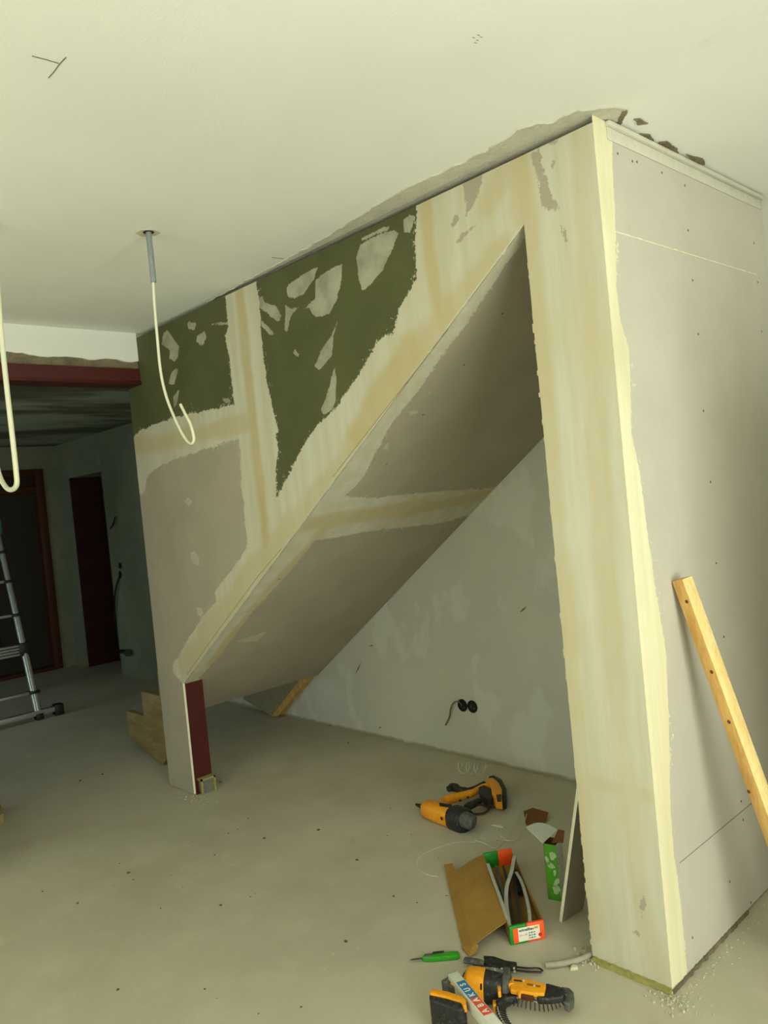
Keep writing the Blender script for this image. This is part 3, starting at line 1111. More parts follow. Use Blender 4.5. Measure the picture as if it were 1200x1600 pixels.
for sgn in (1, -1):
    for y in (YR, YLf):
        w = MB()
        marks = [0, 0.12, 0.34, 0.52, 0.70, 0.86, 1.0]
        for i in range(len(marks) - 1):
            w.tube([lpt(y, marks[i], sgn), lpt(y, marks[i + 1], sgn)], 0.030 - 0.0018 * i if sgn == 1 else 0.026 - 0.001 * i, 14)
        w.build('stile', M['alu'], ld, smooth=True)
        for i, s_ in enumerate(marks[1:-1]):
            p = lpt(y, s_, sgn)
            hh = 0.055 if i == 1 else 0.012
            MB().box((p.x - 0.04, y - 0.045, p.z - hh), (p.x + 0.04, y + 0.045, p.z + hh)).build('collar', M['ladderblack'], ld, bevel=0.006)
        p = lpt(y, 0, sgn)
        MB().box((p.x - 0.035, y - 0.03, 0), (p.x + 0.035, y + 0.03, 0.05)).build('foot', M['ladderblack'], ld, bevel=0.006)
    for i, s_ in enumerate([0.12, 0.34, 0.52, 0.70, 0.86]):
        a_, b_ = lpt(YLf, s_, sgn), lpt(YR, s_, sgn)
        if i == 1:
            for dz in (-0.036, -0.012, 0.012, 0.036):
                MB().box((a_.x - 0.03, YLf + 0.03, a_.z + dz - 0.009), (a_.x + 0.03, YR - 0.04, a_.z + dz + 0.009)).build('rung', M['alu'], ld, bevel=0.003)
        else:
            MB().box((a_.x - 0.028, YLf + 0.03, a_.z - 0.011), (a_.x + 0.028, YR - 0.04, a_.z + 0.011)).build('rung', M['alu'], ld, bevel=0.003)
MB().box((fx - 0.03, -0.62, 0.035), (fx + 0.025, 0.30, 0.075)).build('stabilizer_bar', M['alu'], ld, bevel=0.004)
for y in (-0.62, 0.30):
    MB().box((fx - 0.045, y - 0.035, 0.0), (fx + 0.04, y + 0.035, 0.09)).build('bar_cap', M['ladderblack'], ld, bevel=0.006)
MB().box((apx - 0.07, YR - 0.03, apz - 0.07), (apx + 0.07, YR + 0.03, apz + 0.07)).build('hinge', simple('green_hinge', (0.25, 0.42, 0.36), 0.5), ld, bevel=0.015)
MB().box((apx - 0.07, YLf - 0.03, apz - 0.07), (apx + 0.07, YLf + 0.03, apz + 0.07)).build('hinge', M['ladderblack'], ld, bevel=0.015)

# small timber at left edge
q = G(7, 1286)
w = MB().prism([q, G(-60, 1310), G(-60, 1270), G(0, 1262)], (0, 0, 0.05))
tag(w.build('timber_offcut', M['stairwood'], bevel=0.003), 'end of a brown timber offcut on the floor at the left edge', 'timber')

# ================================================================== drywall offcut strip leaning behind the post
a = G(878, 1442)
b = Vector((a.x + 0.012, a.y + 0.115, 0))
tA = FR(908, 1212, a.y + 0.03)
dv = tA - a
tB = b + dv + Vector((0, 0.06, 0.0))
nrm = (b - a).cross(dv).normalized()
if nrm.x < 0:
    nrm = -nrm
w = MB().prism([a + Vector((0, 0, 0.0)), b, tB, tA], -nrm * 0.0125)
o = build('drywall_offcut', w.v, w.f, [simple('grey_board_paper', (0.60, 0.57, 0.50), 0.9, var=0.06), M['gypsum']], None)
for p in o.data.polygons:
    if abs(p.normal.dot(nrm)) < 0.7:
        p.material_index = 1
tag(o, 'narrow grey plasterboard offcut leaning upright behind the front post', 'plasterboard offcut')

# ================================================================== green and white upright carton
K = G(877, 1409)
Lc = G(857, 1405)
u1 = (Lc - K)
u1.z = 0
wid = u1.length
u1n = u1.normalized()
u2n = Vector((-u1n.y, u1n.x, 0))
if u2n.y < 0:
    u2n = -u2n
w2 = 0.06
hB = 0.21
cb = thing('carton', K + u1 / 2 + u2n * w2 / 2, 'upright green and white carton with torn open top behind the leaning offcut', 'box')
cor = [K, K + u1, K + u1 + u2n * w2, K + u2n * w2]
th = 0.0015


def sheet(pts, t_, name, mat, parent, inward):
    w_ = MB().prism(pts, Vector(inward) * t_)
    return w_.build(name, mat, parent)


UP = Vector((0, 0, hB))
sheet([cor[0], cor[1], cor[1] + UP, cor[0] + UP], th, 'side_panel', simple('carton_green', (0.30, 0.60, 0.10), 0.5, var=0.05), cb, u2n)['label'] = 'bright green carton side'
sheet([cor[3], cor[0], cor[0] + UP, cor[3] + UP], th, 'side_panel', simple('bright_white_card', (0.95, 0.96, 0.95), 0.5, var=0.01), cb, u1n)['label'] = 'white carton side'
sheet([cor[1], cor[2], cor[2] + UP, cor[1] + UP], th, 'side_panel', M['kraft'], cb, -u1n)
sheet([cor[2], cor[3], cor[3] + UP, cor[2] + UP], th, 'side_panel', M['kraft'], cb, -u2n)
# pale leaf shaped print on the green side
w = MB()
for (su, sv, r1, r2, an) in ((0.35, 0.80, .012, .016, .3), (0.55, 0.62, .015, .010, .5), (0.78, 0.70, .006, .018, -.4), (0.30, 0.20, .014, .018, .2), (0.25, 0.33, .007, .022, .6), (0.3, 0.5, .005, .012, 0.1)):
    c_ = K + u1 * su + Vector((0, 0, hB * sv)) - u2n * 0.0006
    pts = []
    for k in range(18):
        a_ = 2 * math.pi * k / 18
        x_, y_ = r1 * math.cos(a_) * (1 + 0.25 * math.sin(3 * a_)), r2 * math.sin(a_)
        pts.append(c_ + u1n * (x_ * math.cos(an) - y_ * math.sin(an)) + Vector((0, 0, x_ * math.sin(an) + y_ * math.cos(an))))
    w.prism(pts, u2n * 0.0005)
w.build('printed_pattern', simple('carton_pale_print', (0.68, 0.78, 0.58), 0.5), cb)
# small print lines on the white side
w = MB()
for k in range(9):
    z_ = hB * (0.9 - k * 0.085)
    p_ = K + u2n * 0.012 - u1n * 0.0006 + Vector((0, 0, z_))
    w.prism([p_, p_ + u2n * (0.02 + 0.012 * ((k * 7) % 3)), p_ + u2n * (0.02 + 0.012 * ((k * 7) % 3)) + Vector((0, 0, 0.002)), p_ + Vector((0, 0, 0.002))], u1n * 0.0004)
w.build('small_print', simple('print_grey_blue', (0.74, 0.79, 0.82), 0.6), cb)
tl = cor[0] + u1 + UP
# white fan flap leaning out, brown flap behind
c0 = K + u1 + UP
fan = [G(848, 1318, hB + 0.004)]
fl_l, fl_r = G(822, 1297, hB + 0.035), G(871, 1296, hB + 0.035)
for k in range(9):
    t_ = k / 8
    p_ = G(822 + (871 - 822) * t_, 1293 + 4 * t_ - 9 * math.sin(math.pi * t_ ** 0.9), hB + 0.004)
    fan.append(p_)
MB().prism(fan, (0, 0.001, 0.001)).build('top_flap', M['whiteboard'], cb)['label'] = 'white fan shaped carton flap'
MB().prism([G(862, 1317, hB), G(880, 1317, hB), G(882, 1298, hB + 0.03), G(872, 1296, hB + 0.03)], (0, 0.0015, 0)).build('top_flap', M['kraft'], cb)['label'] = 'brown inner carton flap'
w = MB().prism([G(822, 1290, 0.0), G(818, 1268, 0.03), G(832, 1263, 0.045), G(857, 1270, 0.03), G(851, 1288, 0.0)], (0.0, 0.002, 0.002))
tag(w.build('torn_card', M['kraft']), 'torn brown cardboard scrap on the floor behind the green and white carton', 'cardboard scrap')

# ================================================================== long open cardboard box with strips
B0, B1 = G(797, 1475), G(851, 1464)
F0 = G(757, 1359)
aw = (B1 - B0)
bxw = aw.length
awn = aw.normalized()
aln = (F0 - B0)
bxl = aln.length
aln.normalize()
F1 = F0 + aw
hb = 0.062
cx = thing('strip_box', (B0 + F1) / 2, 'long brown cardboard box lying open with orange and green ends', 'box')
sheet([B0, F0, F0 + Vector((0, 0, hb)), B0 + Vector((0, 0, hb))], 0.003, 'side_wall', M['cardboard'], cx, awn)
sheet([B1, F1, F1 + Vector((0, 0, hb * 0.8)), B1 + Vector((0, 0, hb))], 0.003, 'side_wall', M['cardboard'], cx, -awn)
MB().prism([B0, B1, F1, F0], (0, 0, 0.003)).build('bottom', M['cardboard'], cx)


def endcap(Pa, Pb, outw, name_l):
    mid = Pa.lerp(Pb, 0.5)
    z_ = Vector((0, 0, hb + 0.002))
    MB().prism([Pa, mid, mid + z_, Pa + z_], outw * 0.012).build('end_panel', M['green'], cx, bevel=0.003)['label'] = 'green half of the box end'
    MB().prism([mid, Pb, Pb + z_, mid + z_], outw * 0.012).build('end_panel', M['orange'], cx, bevel=0.003)['label'] = 'orange half of the box end'


endcap(B0, B1, -aln, 'near')
endcap(F0 + Vector((0, 0, 0.0)), F1 + Vector((0, 0, 0)), aln, 'far')
# coloured end tongues folded back, seen inside the far end
# label on the near end
nf = -aln
fc = B0 - aln * 0.0125
e1 = awn
MB().prism([fc + e1 * (bxw * 0.10) + Vector((0, 0, 0.006)), fc + e1 * (bxw * 0.24) + Vector((0, 0, 0.006)), fc + e1 * (bxw * 0.24) + Vector((0, 0, hb * 0.9)), fc + e1 * (bxw * 0.10) + Vector((0, 0, hb * 0.9))], nf * 0.0006).build('orange_stripe', M['orange'], cx)
lb = MB().prism([fc + e1 * (bxw * 0.24) + Vector((0, 0, 0.008)), fc + e1 * (bxw * 0.86) + Vector((0, 0, 0.008)), fc + e1 * (bxw * 0.86) + Vector((0, 0, hb * 0.88)), fc + e1 * (bxw * 0.24) + Vector((0, 0, hb * 0.88))], nf * 0.0008).build('label_sticker', M['label'], cx)


def text(s, size, origin, xdir, ydir, mat, parent, name='lettering', align='CENTER', spacing=1.0, bold=0.0):
    cu = bpy.data.curves.new(name, 'FONT')
    cu.body = s
    cu.size = size
    cu.align_x = align
    cu.align_y = 'CENTER'
    cu.space_character = spacing
    cu.offset = bold
    cu.extrude = 0.0003
    tmp = bpy.data.objects.new('tmp', cu)
    COL.objects.link(tmp)
    bpy.context.view_layer.update()
    me = bpy.data.meshes.new_from_object(tmp.evaluated_get(bpy.context.evaluated_depsgraph_get()))
    bpy.data.objects.remove(tmp)
    xd, yd = Vector(xdir).normalized(), Vector(ydir).normalized()
    zd = xd.cross(yd)
    Mx = Matrix((xd, yd, zd)).transposed().to_4x4()
    off = root_loc(parent)
    Mx.translation = Vector(origin) - off
    me.transform(Mx)
    me.materials.clear()
    me.materials.append(mat)
    o_ = bpy.data.objects.new(name, me)
    COL.objects.link(o_)
    o_.parent = parent
    return o_


fcl = B0 - aln * 0.0136
text('schnellbau', 0.0125, fcl + e1 * (bxw * 0.48) + Vector((0, 0, hb * 0.74)), e1, (0, 0, 1), M['ink'], lb, bold=0.0003)
text('3,5 x 25', 0.009, fcl + e1 * (bxw * 0.38) + Vector((0, 0, hb * 0.47)), e1, (0, 0, 1), M['inkred'], lb)
w = MB()
for i in range(3):
    for k in range(3):
        c_ = fcl + e1 * (bxw * (0.56 + 0.07 * k)) + Vector((0, 0, hb * (0.25 + 0.14 * i)))
        w.obox(c_, e1, Vector((0, 0, 1)), nf, 0.0032, 0.0016 + 0.001 * ((i + k) % 2), 0.0002)
w.build('small_print', simple('print_teal_grey', (0.40, 0.50, 0.50), 0.6), lb)
w = MB().obox(fcl + e1 * (bxw * 0.76) + Vector((0, 0, hb * 0.76)), e1, Vector((0, 0, 1)), nf, 0.007, 0.0035, 0.0003)
w.build('gold_mark', M['inkgold'], lb)
w = MB()
c_ = fcl + e1 * (bxw * 0.86) + Vector((0, 0, hb * 0.33)) + nf * 0.0004
w.prism([c_ + e1 * (0.0065 * math.cos(k * math.pi / 8)) + Vector((0, 0, 0.0065 * math.sin(k * math.pi / 8))) for k in range(16)], nf * 0.0004)
w.build('round_seal', M['inkred'], lb)
# opened lid
z6 = hb
r0, r1 = F0 + Vector((0, 0, z6)), B0 + Vector((0, 0, z6)) + aln * 0.03
f0, f1 = G(711, 1362, 0.035), G(738, 1478, 0.03)
l0, l1 = G(694, 1352, 0.012), G(723, 1484, 0.004)
l0b, l1b = G(706, 1352, 0.035), G(742, 1490, 0.02)
V = []
nn = 10
for i in range(nn + 1):
    t_ = i / nn
    a_ = r0.lerp(r1, t_)
    b_ = f0.lerp(f1, t_)
    if i == 0:
        pass
    for j in range(7):
        s_ = j / 6
        p = a_.lerp(b_, s_) + Vector((0, 0, 0.012 * math.sin(math.pi * s_) * (0.6 + 0.4 * math.sin(t_ * 5))))
        V.append(p)
    V.append(b_.lerp(l0.lerp(l1, t_), 0.55) + Vector((0, 0, -0.002)))
    V.append(l0.lerp(l1, t_))
row = 9
Fc = []
for i in range(nn):
    for j in range(row - 1):
        Fc.append([i * row + j, i * row + j + 1, (i + 1) * row + j + 1, (i + 1) * row + j])
o = build('lid', V, Fc, M['cardboard'], cx)
md = o.modifiers.new('thickness', 'SOLIDIFY')
md.thickness = 0.003
for (pts, nm) in (([G(694, 1352, 0.012), G(707, 1350, 0.03), G(711, 1362, 0.035), G(698, 1362, 0.014)], 'lid_tab'), ([G(722, 1482, 0.004), G(740, 1475, 0.03), G(748, 1478, 0.026), G(744, 1490, 0.01), G(733, 1495, 0.004)], 'lid_tab')):
    MB().prism(pts, (0, 0, 0.003)).build(nm, M['cardboard'], cx)


def channel(pxs, hz, name, label, wdt=0.011, side=M['darksteel'], topm=M['sgrey']):
    P_ = spline([G(x, y, z_) for (x, y), z_ in zip(pxs, hz)], 6)
    t_ = thing(name, P_[0], label, 'metal strip', 'curved metal strips in the long open box')
    for kind_, mat, (wa, h0, h1) in (('strip_top', topm, (wdt, -0.0015, 0.0)), ('strip_edge', side, (wdt * 0.9, -0.014, -0.0015))):
        V_ = []
        for i, p in enumerate(P_):
            d_ = (P_[min(i + 1, len(P_) - 1)] - P_[max(0, i - 1)])
            d_.z = 0
            d_.normalize()
            s_ = Vector((-d_.y, d_.x, 0))
            for a_, z_ in ((-wa / 2, h0), (wa / 2, h0), (wa / 2, h1), (-wa / 2, h1)):
                V_.append(p + s_ * a_ + Vector((0, 0, z_)))
        n2 = len(P_)
        Fc_ = [[0, 1, 2, 3], [4 * n2 - 4, 4 * n2 - 1, 4 * n2 - 2, 4 * n2 - 3]]
        for i in range(n2 - 1):
            for k in range(4):
                Fc_.append([4 * i + k, 4 * i + (k + 1) % 4, 4 * i + 4 + (k + 1) % 4, 4 * i + 4 + k])
        build(kind_, V_, Fc_, mat, t_)
    return t_


channel([(762, 1349), (770, 1372), (780, 1399), (789, 1424), (797, 1448)], [.070, .068, .066, .064, .06], 'metal_strip', 'leftmost straight grey metal strip in the long open box', wdt=0.012)
channel([(775, 1352), (781, 1378), (787, 1400), (792, 1430), (797, 1452)], [.045, .045, .045, .045, .042], 'metal_strip', 'dark metal strip second from left in the long open box', topm=M['dusty'])
channel([(786, 1352), (792, 1372), (796, 1392), (800, 1420), (806, 1450)], [.04, .04, .04, .04, .04], 'metal_strip', 'dark thin metal strip in the middle of the long open box', wdt=0.008, topm=M['darksteel'])
channel([(804, 1337), (799, 1362), (792, 1385), (791, 1410), (795, 1440)], [.075, .07, .06, .05, .045], 'metal_strip', 'curved pale grey metal strip lying on top of the others in the long open box', wdt=0.014)
channel([(800, 1352), (804, 1380), (808, 1405), (811, 1430), (814, 1450)], [.036, .036, .036, .036, .036], 'metal_strip', 'dark metal strip right of the pale top one in the long open box', topm=M['darksteel'])
channel([(806, 1362), (815, 1378), (822, 1400), (827, 1425), (828, 1446)], [.055, .05, .045, .045, .045], 'metal_strip', 'rightmost curved pale grey metal strip bowing outward in the long open box', wdt=0.012)
channel([(803, 1358), (808, 1375), (812, 1392)], [.035, .035, .03], 'metal_strip', 'short wide black metal strip beside the rightmost pale one in the box', wdt=0.022, topm=M['ladderblack'])

# ================================================================== green utility knife, pliers
kn = thing('utility_knife', G(680, 1496), 'bright green utility knife with a steel blade lying on the floor', 'knife')
a_, b_ = G(660, 1497.5, .010), G(718, 1492, .010)
ax_ = (b_ - a_).normalized()
sd_ = Vector((-ax_.y, ax_.x, 0))
out = []
for t_, h_ in ((0, .005), (.08, .010), (.25, .014), (.5, .015), (.75, .0155), (.93, .014), (1, .009)):
    out.append((t_, h_))
L_ = (b_ - a_).length
pts = [a_ + ax_ * (L_ * t_) + sd_ * h_ for t_, h_ in out] + [a_ + ax_ * (L_ * t_) - sd_ * h_ * 0.85 for t_, h_ in out[::-1]]
MB().prism([Vector((p.x, p.y, 0.0)) for p in pts], (0, 0, .018)).build('handle', M['kgreen'], kn, bevel=0.004)
MB().obox(a_ + ax_ * .02 + Vector((0, 0, 0.009)), ax_, sd_, Vector((0, 0, 1)), .012, .008, .0012).build('grip_plate', M['steel'], kn, bevel=.0005)
MB().obox(a_ + ax_ * .055 + sd_ * 0.010 + Vector((0, 0, 0.008)), ax_, sd_, Vector((0, 0, 1)), .02, .004, .004).build('slider', M['black'], kn, bevel=.002)
MB().prism([a_ + sd_ * .006 - Vector((0, 0, .001)), a_ - sd_ * .005 - Vector((0, 0, .001)), a_ - ax_ * .042 - sd_ * .004 - Vector((0, 0, .001)), a_ - ax_ * .034 + sd_ * .004 - Vector((0, 0, .001))], (0, 0, .0012)).build('blade', M['steel'], kn)

pl = thing('pliers', G(790, 1512), 'dusty black and grey pliers with long thin jaws beside the yellow screw gun', 'pliers')
MB().tube(spline([G(726, 1500, .02), G(740, 1502, .022), G(757, 1506, .022)]), [.012, .0135, .013, .013, .013, .013, .013, .013, .013, .013, .0135, .013, .013, .013, .012, .011, .010], 12, flat=.7).build('handle', M['dusty'], pl, smooth=True)
MB().tube(spline([G(738, 1512, .014), G(756, 1512, .018), G(775, 1514, .02)]), .009, 12, flat=.7).build('handle', M['black'], pl, smooth=True)
pa = [(756, 1500), (772, 1501), (792, 1508), (808, 1510), (808, 1517), (794, 1519), (775, 1518), (758, 1511)]
MB().prism([G(x, y, .012) for x, y in pa], (0, 0, .016)).build('joint', M['black'], pl, bevel=.003)
for (x, y) in ((784, 1513), (795, 1514), (803, 1512), (804, 1517)):
    q = G(x, y, .03)
    MB().tube([q - Vector((0, 0, .004)), q], .0035, 10).build('rivet', M['chip'], pl)
MB().prism([G(x, y, .02) for x, y in ((774, 1499), (790, 1503), (789, 1506), (773, 1502))], (0, 0, .004)).build('yellow_tab', M['yellow'], pl)
MB().tube(spline([G(806, 1511, .02), G(825, 1513, .018), G(842, 1513, .014), G(848, 1517, .012)]), .0032, 8).build('jaw', M['darksteel'], pl, smooth=True)
MB().tube(spline([G(806, 1516, .02), G(825, 1518, .016), G(846, 1519, .01)]), .0035, 8).build('jaw', M['darksteel'], pl, smooth=True)


# ================================================================== tools
def lathe(p0, p1, prof, name, mat, parent, n=24, flat=1.0, up=Vector((0, 0, 1))):
    """prof: list (t 0..1, radius)"""
    d_ = (p1 - p0)
    L_ = d_.length
    d_.normalize()
    a_ = (up - d_ * up.dot(d_)).normalized()
    b_ = d_.cross(a_)
    V_ = []
    for t_, r_ in prof:
        for k in range(n):
            an = 2 * math.pi * k / n
            ca, sa = math.cos(an), math.sin(an)
            e = 0.75
            ca = math.copysign(abs(ca) ** e, ca)
            sa = math.copysign(abs(sa) ** e, sa)
            V_.append(p0 + d_ * (L_ * t_) + a_ * (r_ * ca * flat) + b_ * (r_ * sa))
    Fc_ = [list(range(n))[::-1], [(len(prof) - 1) * n + k for k in range(n)]]
    for i in range(len(prof) - 1):
        for k in range(n):
            Fc_.append([i * n + k, i * n + (k + 1) % n, (i + 1) * n + (k + 1) % n, (i + 1) * n + k])
    return build(name, V_, Fc_, mat, parent, smooth=True)


def slab(pxs, zm, z0, z1, name, mat, parent, bevel=0.004, seg=3):
    P_ = [G(x, y, zm) for x, y in pxs]
    return MB().prism([Vector((p.x, p.y, z0)) for p in P_], (0, 0, z1 - z0)).build(name, mat, parent, bevel=bevel, seg=seg)


# --- screw gun lying further back
t1 = thing('screw_gun', G(715, 1275), 'yellow and black cordless screw gun lying nearest the back wall', 'power tool')
nose = G(650, 1257, .045)
rear = G(731, 1284, .045)
lathe(nose, rear, [(0, .005), (0.02, .007), (.10, .009), (.12, .016), (.20, .034), (.21, .034)], 'nose_cone', M['black'], t1)
lathe(nose, rear, [(.20, .036), (.225, .042), (.42, .047), (.70, .049), (.74, .049)], 'body', M['yellow'], t1, flat=0.95)
lathe(nose, rear, [(.72, .0495), (.75, .053), (.93, .054), (.99, .047), (1.0, .034)], 'motor_cap', M['black'], t1)
lathe(G(722, 1279, .062), G(741, 1286, .05), [(0, .030), (.2, .034), (.85, .033), (1, .026)], 'vent_cover', M['dusty'], t1)
for dx in (0, 5, 10):
    MB().tube([G(716 + dx, 1270, .080), G(717 + dx, 1288, .052)], .0018, 6).build('vent_slot', M['socket'], t1)
slab([(686, 1254), (706, 1257), (705, 1261), (687, 1258)], .095, .090, .0955, 'name_plate', M['ink'], t1, bevel=.0005)
q = G(690, 1279, .052)
MB().obox(q, Vector((.7, -.5, 0)).normalized(), Vector((.5, .7, 0)).normalized(), Vector((0, 0, 1)), .010, .0035, .004).build('slot_mark', M['ink'], t1)
# handle
hp = spline([G(694, 1252, .05), G(712, 1246, .05), G(735, 1240, .05), G(755, 1230, .05), G(766, 1228, .05)], 6)
MB().tube(hp, [.026] * 7 + [.022] * 6 + [.018] * 12, 16, flat=.9).build('handle', M['yellow'], t1, smooth=True)
MB().tube(spline([G(701, 1233, .05), G(709, 1230, .05), G(722, 1235, .05), G(738, 1233, .05), G(757, 1224, .05)], 5), [.016] * 3 + [.021] * 5 + [.017] * 5 + [.012] * 8, 12).build('rear_grip', M['black'], t1, smooth=True)
slab([(761, 1226), (772, 1224), (781, 1233), (786, 1244), (785, 1257), (775, 1256), (769, 1248), (768, 1238)], .05, .025, .082, 'battery_foot', M['yellow'], t1)
slab([(764, 1224), (772, 1221), (785, 1228), (792, 1242), (791, 1254), (785, 1257), (785, 1244), (780, 1232), (771, 1225)], .05, .02, .085, 'battery_pack', M['black'], t1)
slab([(775, 1242), (783, 1241), (783, 1252), (777, 1252)], .083, .08, .0845, 'battery_window', M['socket'], t1, bevel=.001)
slab([(748, 1236), (757, 1232), (768, 1238), (770, 1253), (762, 1255), (750, 1247)], .05, .03, .07, 'trigger', M['black'], t1)
MB().tube(spline([G(728, 1258, .05), G(742, 1258, .04), G(755, 1258, .035), G(764, 1263, .02), G(757, 1270, .01), G(742, 1272, .01), G(728, 1270, .02)], 6), .005, 8).build('wrist_loop', simple('brown_strap', (0.28, 0.17, 0.08), 0.7), t1, smooth=True)
MB().tube([G(767, 1223, .05), G(767, 1216, .06)], [.007, .003], 8).build('bit_tip', M['darksteel'], t1, smooth=True)
for (x, y) in ((719, 1250), (731, 1245)):
    q = G(x, y, .073)
    MB().tube([q - Vector((0, 0, .006)), q + Vector((0, 0, .001))], .006, 12).build('body_screw', M['black'], t1)
lathe(G(728, 1262, .045), G(749, 1252, .045), [(0, .014), (.3, .018), (1, .014)], 'grip_collar', M['black'], t1)

# --- collated screw gun in front
t2 = thing('collated_screw_gun', G(770, 1545), 'yellow and black collated screw gun with battery lying in front beside the level', 'power tool')
# battery
bp = [(671, 1551), (677, 1547), (722, 1560), (728, 1566), (727, 1574), (718, 1577), (675, 1563), (670, 1557)]
slab(bp, .10, .0, .10, 'battery_pack', M['black'], t2, bevel=.008)
slab([(671, 1550), (676, 1545.5), (700, 1550), (723, 1557.5), (728, 1563), (729, 1572), (724, 1572), (720, 1565), (697, 1558), (673, 1553)], .104, .085, .106, 'battery_rim', M['yellow'], t2, bevel=.002)
slab([(690, 1544), (706, 1535), (715, 1543), (712, 1556), (700, 1553)], .06, .02, .085, 'handle_base', M['dusty'], t2)
slab([(704, 1550), (712, 1541), (722, 1548), (726, 1560), (716, 1558)], .06, .015, .088, 'handle', M['yellow'], t2)
m0, m1 = G(726, 1537, .05), G(897, 1556, .035)
lathe(m0, m1, [(0, .028), (.02, .040), (.05, .046), (.19, .047), (.195, .045)], 'motor_housing', M['yellow'], t2)
lathe(m0, m1, [(.195, .044), (.21, .045), (.30, .040), (.38, .035)], 'gearbox', M['black'], t2)
lathe(m0, m1, [(.355, .036), (.37, .042), (.41, .042), (.43, .034)], 'collar', M['dusty'], t2)
MB().tube(spline([G(725, 1534, .06), G(728, 1522, .075), G(740, 1515, .08), G(760, 1515, .085), G(778, 1517, .082), G(790, 1522, .075)], 6), .008, 10, flat=1.0).build('rubber_guard', M['dusty'], t2, smooth=True)
slab([(750, 1537), (753, 1537), (753, 1545), (750, 1545)], .092, .088, .0925, 'vent_slot', M['socket'], t2, bevel=.0005)
slab([(777, 1542), (782, 1541), (783, 1551), (778, 1552)], .085, .07, .088, 'depth_button', M['yellow'], t2, bevel=.003)
# magazine housing
mg = [(799, 1526), (822, 1528), (853, 1537), (850, 1552), (830, 1551), (814, 1548), (813, 1554), (809, 1553), (808, 1548), (797, 1546)]
slab(mg, .075, .060, .075, 'magazine', M['yellow'], t2, bevel=.004)
slab([(814, 1548), (835, 1552), (833, 1559), (812, 1555)], .066, .052, .067, 'feed_window', simple('dark_red_brown', (0.30, 0.13, 0.06), 0.5), t2, bevel=.002)
slab([(803, 1530), (816, 1532), (816, 1534), (803, 1532.5)], .0757, .0745, .0758, 'printed_mark', M['ink'], t2, bevel=0)
slab([(824, 1536), (845, 1540), (844, 1543), (823, 1539)], .0757, .0745, .0758, 'printed_mark', simple('ochre_recess', (0.6, 0.38, 0.05), 0.6), t2, bevel=0)
for (x, y) in ((818, 1532), (835, 1540)):
    q = G(x, y, .076)
    MB().tube([q - Vector((0, 0, .002)), q + Vector((0, 0, .0012))], .004, 10).build('body_screw', M['chip'], t2)
slab([(853, 1537), (876, 1543), (884, 1548), (880, 1559), (862, 1562), (840, 1562), (838, 1555), (850, 1552)], .062, .046, .066, 'nose_block', M['black'], t2, bevel=.005)
slab([(876, 1543), (890, 1545), (897, 1552), (896, 1564), (888, 1571), (880, 1567), (884, 1556)], .045, .022, .05, 'nose_stop', M['dusty'], t2, bevel=.005)
slab([(786, 1514), (797, 1516), (800, 1528), (797, 1548), (787, 1550), (783, 1532)], .06, .01, .07, 'clamp_ring', M['dusty'], t2, bevel=.006)
slab([(788, 1550), (808, 1551), (808, 1558), (790, 1562), (780, 1570), (774, 1566), (780, 1558)], .05, .03, .055, 'strip_guide', M['black'], t2, bevel=.004)
slab([(770, 1564), (776, 1564), (776, 1573), (770, 1573)], .04, .02, .045, 'latch', M['yellow'], t2, bevel=.003)
lathe(G(793, 1536, .06), G(800, 1542, .068), [(0, .012), (1, .010)], 'dial', M['yellow'], t2)


def strip(pxs, z_, dpx, n, nm):
    P_ = spline([G(x, y, z_) for x, y in pxs], 10)
    so = MB().tube(P_, .0042, 6, flat=.6).build('screw_strip', M['sgrey'], t2, smooth=True)
    Lx = spline([Vector((x, y, 0)) for x, y in pxs], 10)
    for i in range(n):
        t_ = (i + .5) / n * (len(P_) - 1)
        k = int(t_)
        f_ = t_ - k
        p = P_[k].lerp(P_[min(k + 1, len(P_) - 1)], f_)
        lp = Lx[k].lerp(Lx[min(k + 1, len(Lx) - 1)], f_)
        dx, dy = dpx(i / (n - 1))
        q = G(lp.x + dx * 1.15, lp.y + dy * 1.2, max(.004, z_ - .016))
        MB().tube([p - (q - p) * .12, p, p + (q - p) * .04, q - (q - p) * .12, q], [.0048, .0030, .0022, .0022, .0006], 7).build('screw', M['darksteel'], so, smooth=True)


strip([(800, 1557), (815, 1559), (835, 1564), (855, 1566), (872, 1561), (884, 1554)], .048, lambda t_: (-4 + 11 * t_, 12 + 3 * math.sin(t_ * 3.1) - 4 * t_), 16, 'a')
strip([(800, 1556), (788, 1560), (778, 1568), (777, 1578), (781, 1590), (788, 1602)], .04, lambda t_: (6 + 7 * min(1, t_ * 2), 11 - 9 * t_), 15, 'b')

# --- spirit level lying across the tool
lv = thing('spirit_level', G(740, 1560), 'white aluminium spirit level with blue and red printed lettering propped on the front screw gun', 'spirit level')
e0 = G(707, 1519, .10)
e1_ = G(786, 1612, .125)
axl = (e1_ - e0).normalized()
sdl = axl.cross(Vector((0, 0, 1))).normalized()
if sdl.dot(Vector((1, 1, 0))) < 0:
    sdl = -sdl
upl = sdl.cross(axl).normalized()
if upl.z < 0:
    upl = -upl
LL = (e1_ - e0).length + 0.06
cl = e0 + axl * LL / 2
hwL, htL = .016, .020
MB().obox(cl - upl * htL, axl, sdl, upl, LL / 2, hwL, htL).build('rail', M['levelwhite'], lv, bevel=.0015)
for (g0, g1, mt_) in ((0.22, 0.585, 'blue'), (0.585, 0.93, 'redprint')):
    ref = (G(768, 1590, .12) - e0).length
    c_ = e0 + axl * (ref * (g0 + g1) / 2) + upl * .0003
    MB().obox(c_, axl, sdl, upl, ref * (g1 - g0) / 2, hwL * .85, .0004).build('print_band', M[mt_], lv)['label'] = 'blue printed band' if mt_ == 'blue' else 'red printed band'
ref = (G(768, 1590, .12) - e0).length
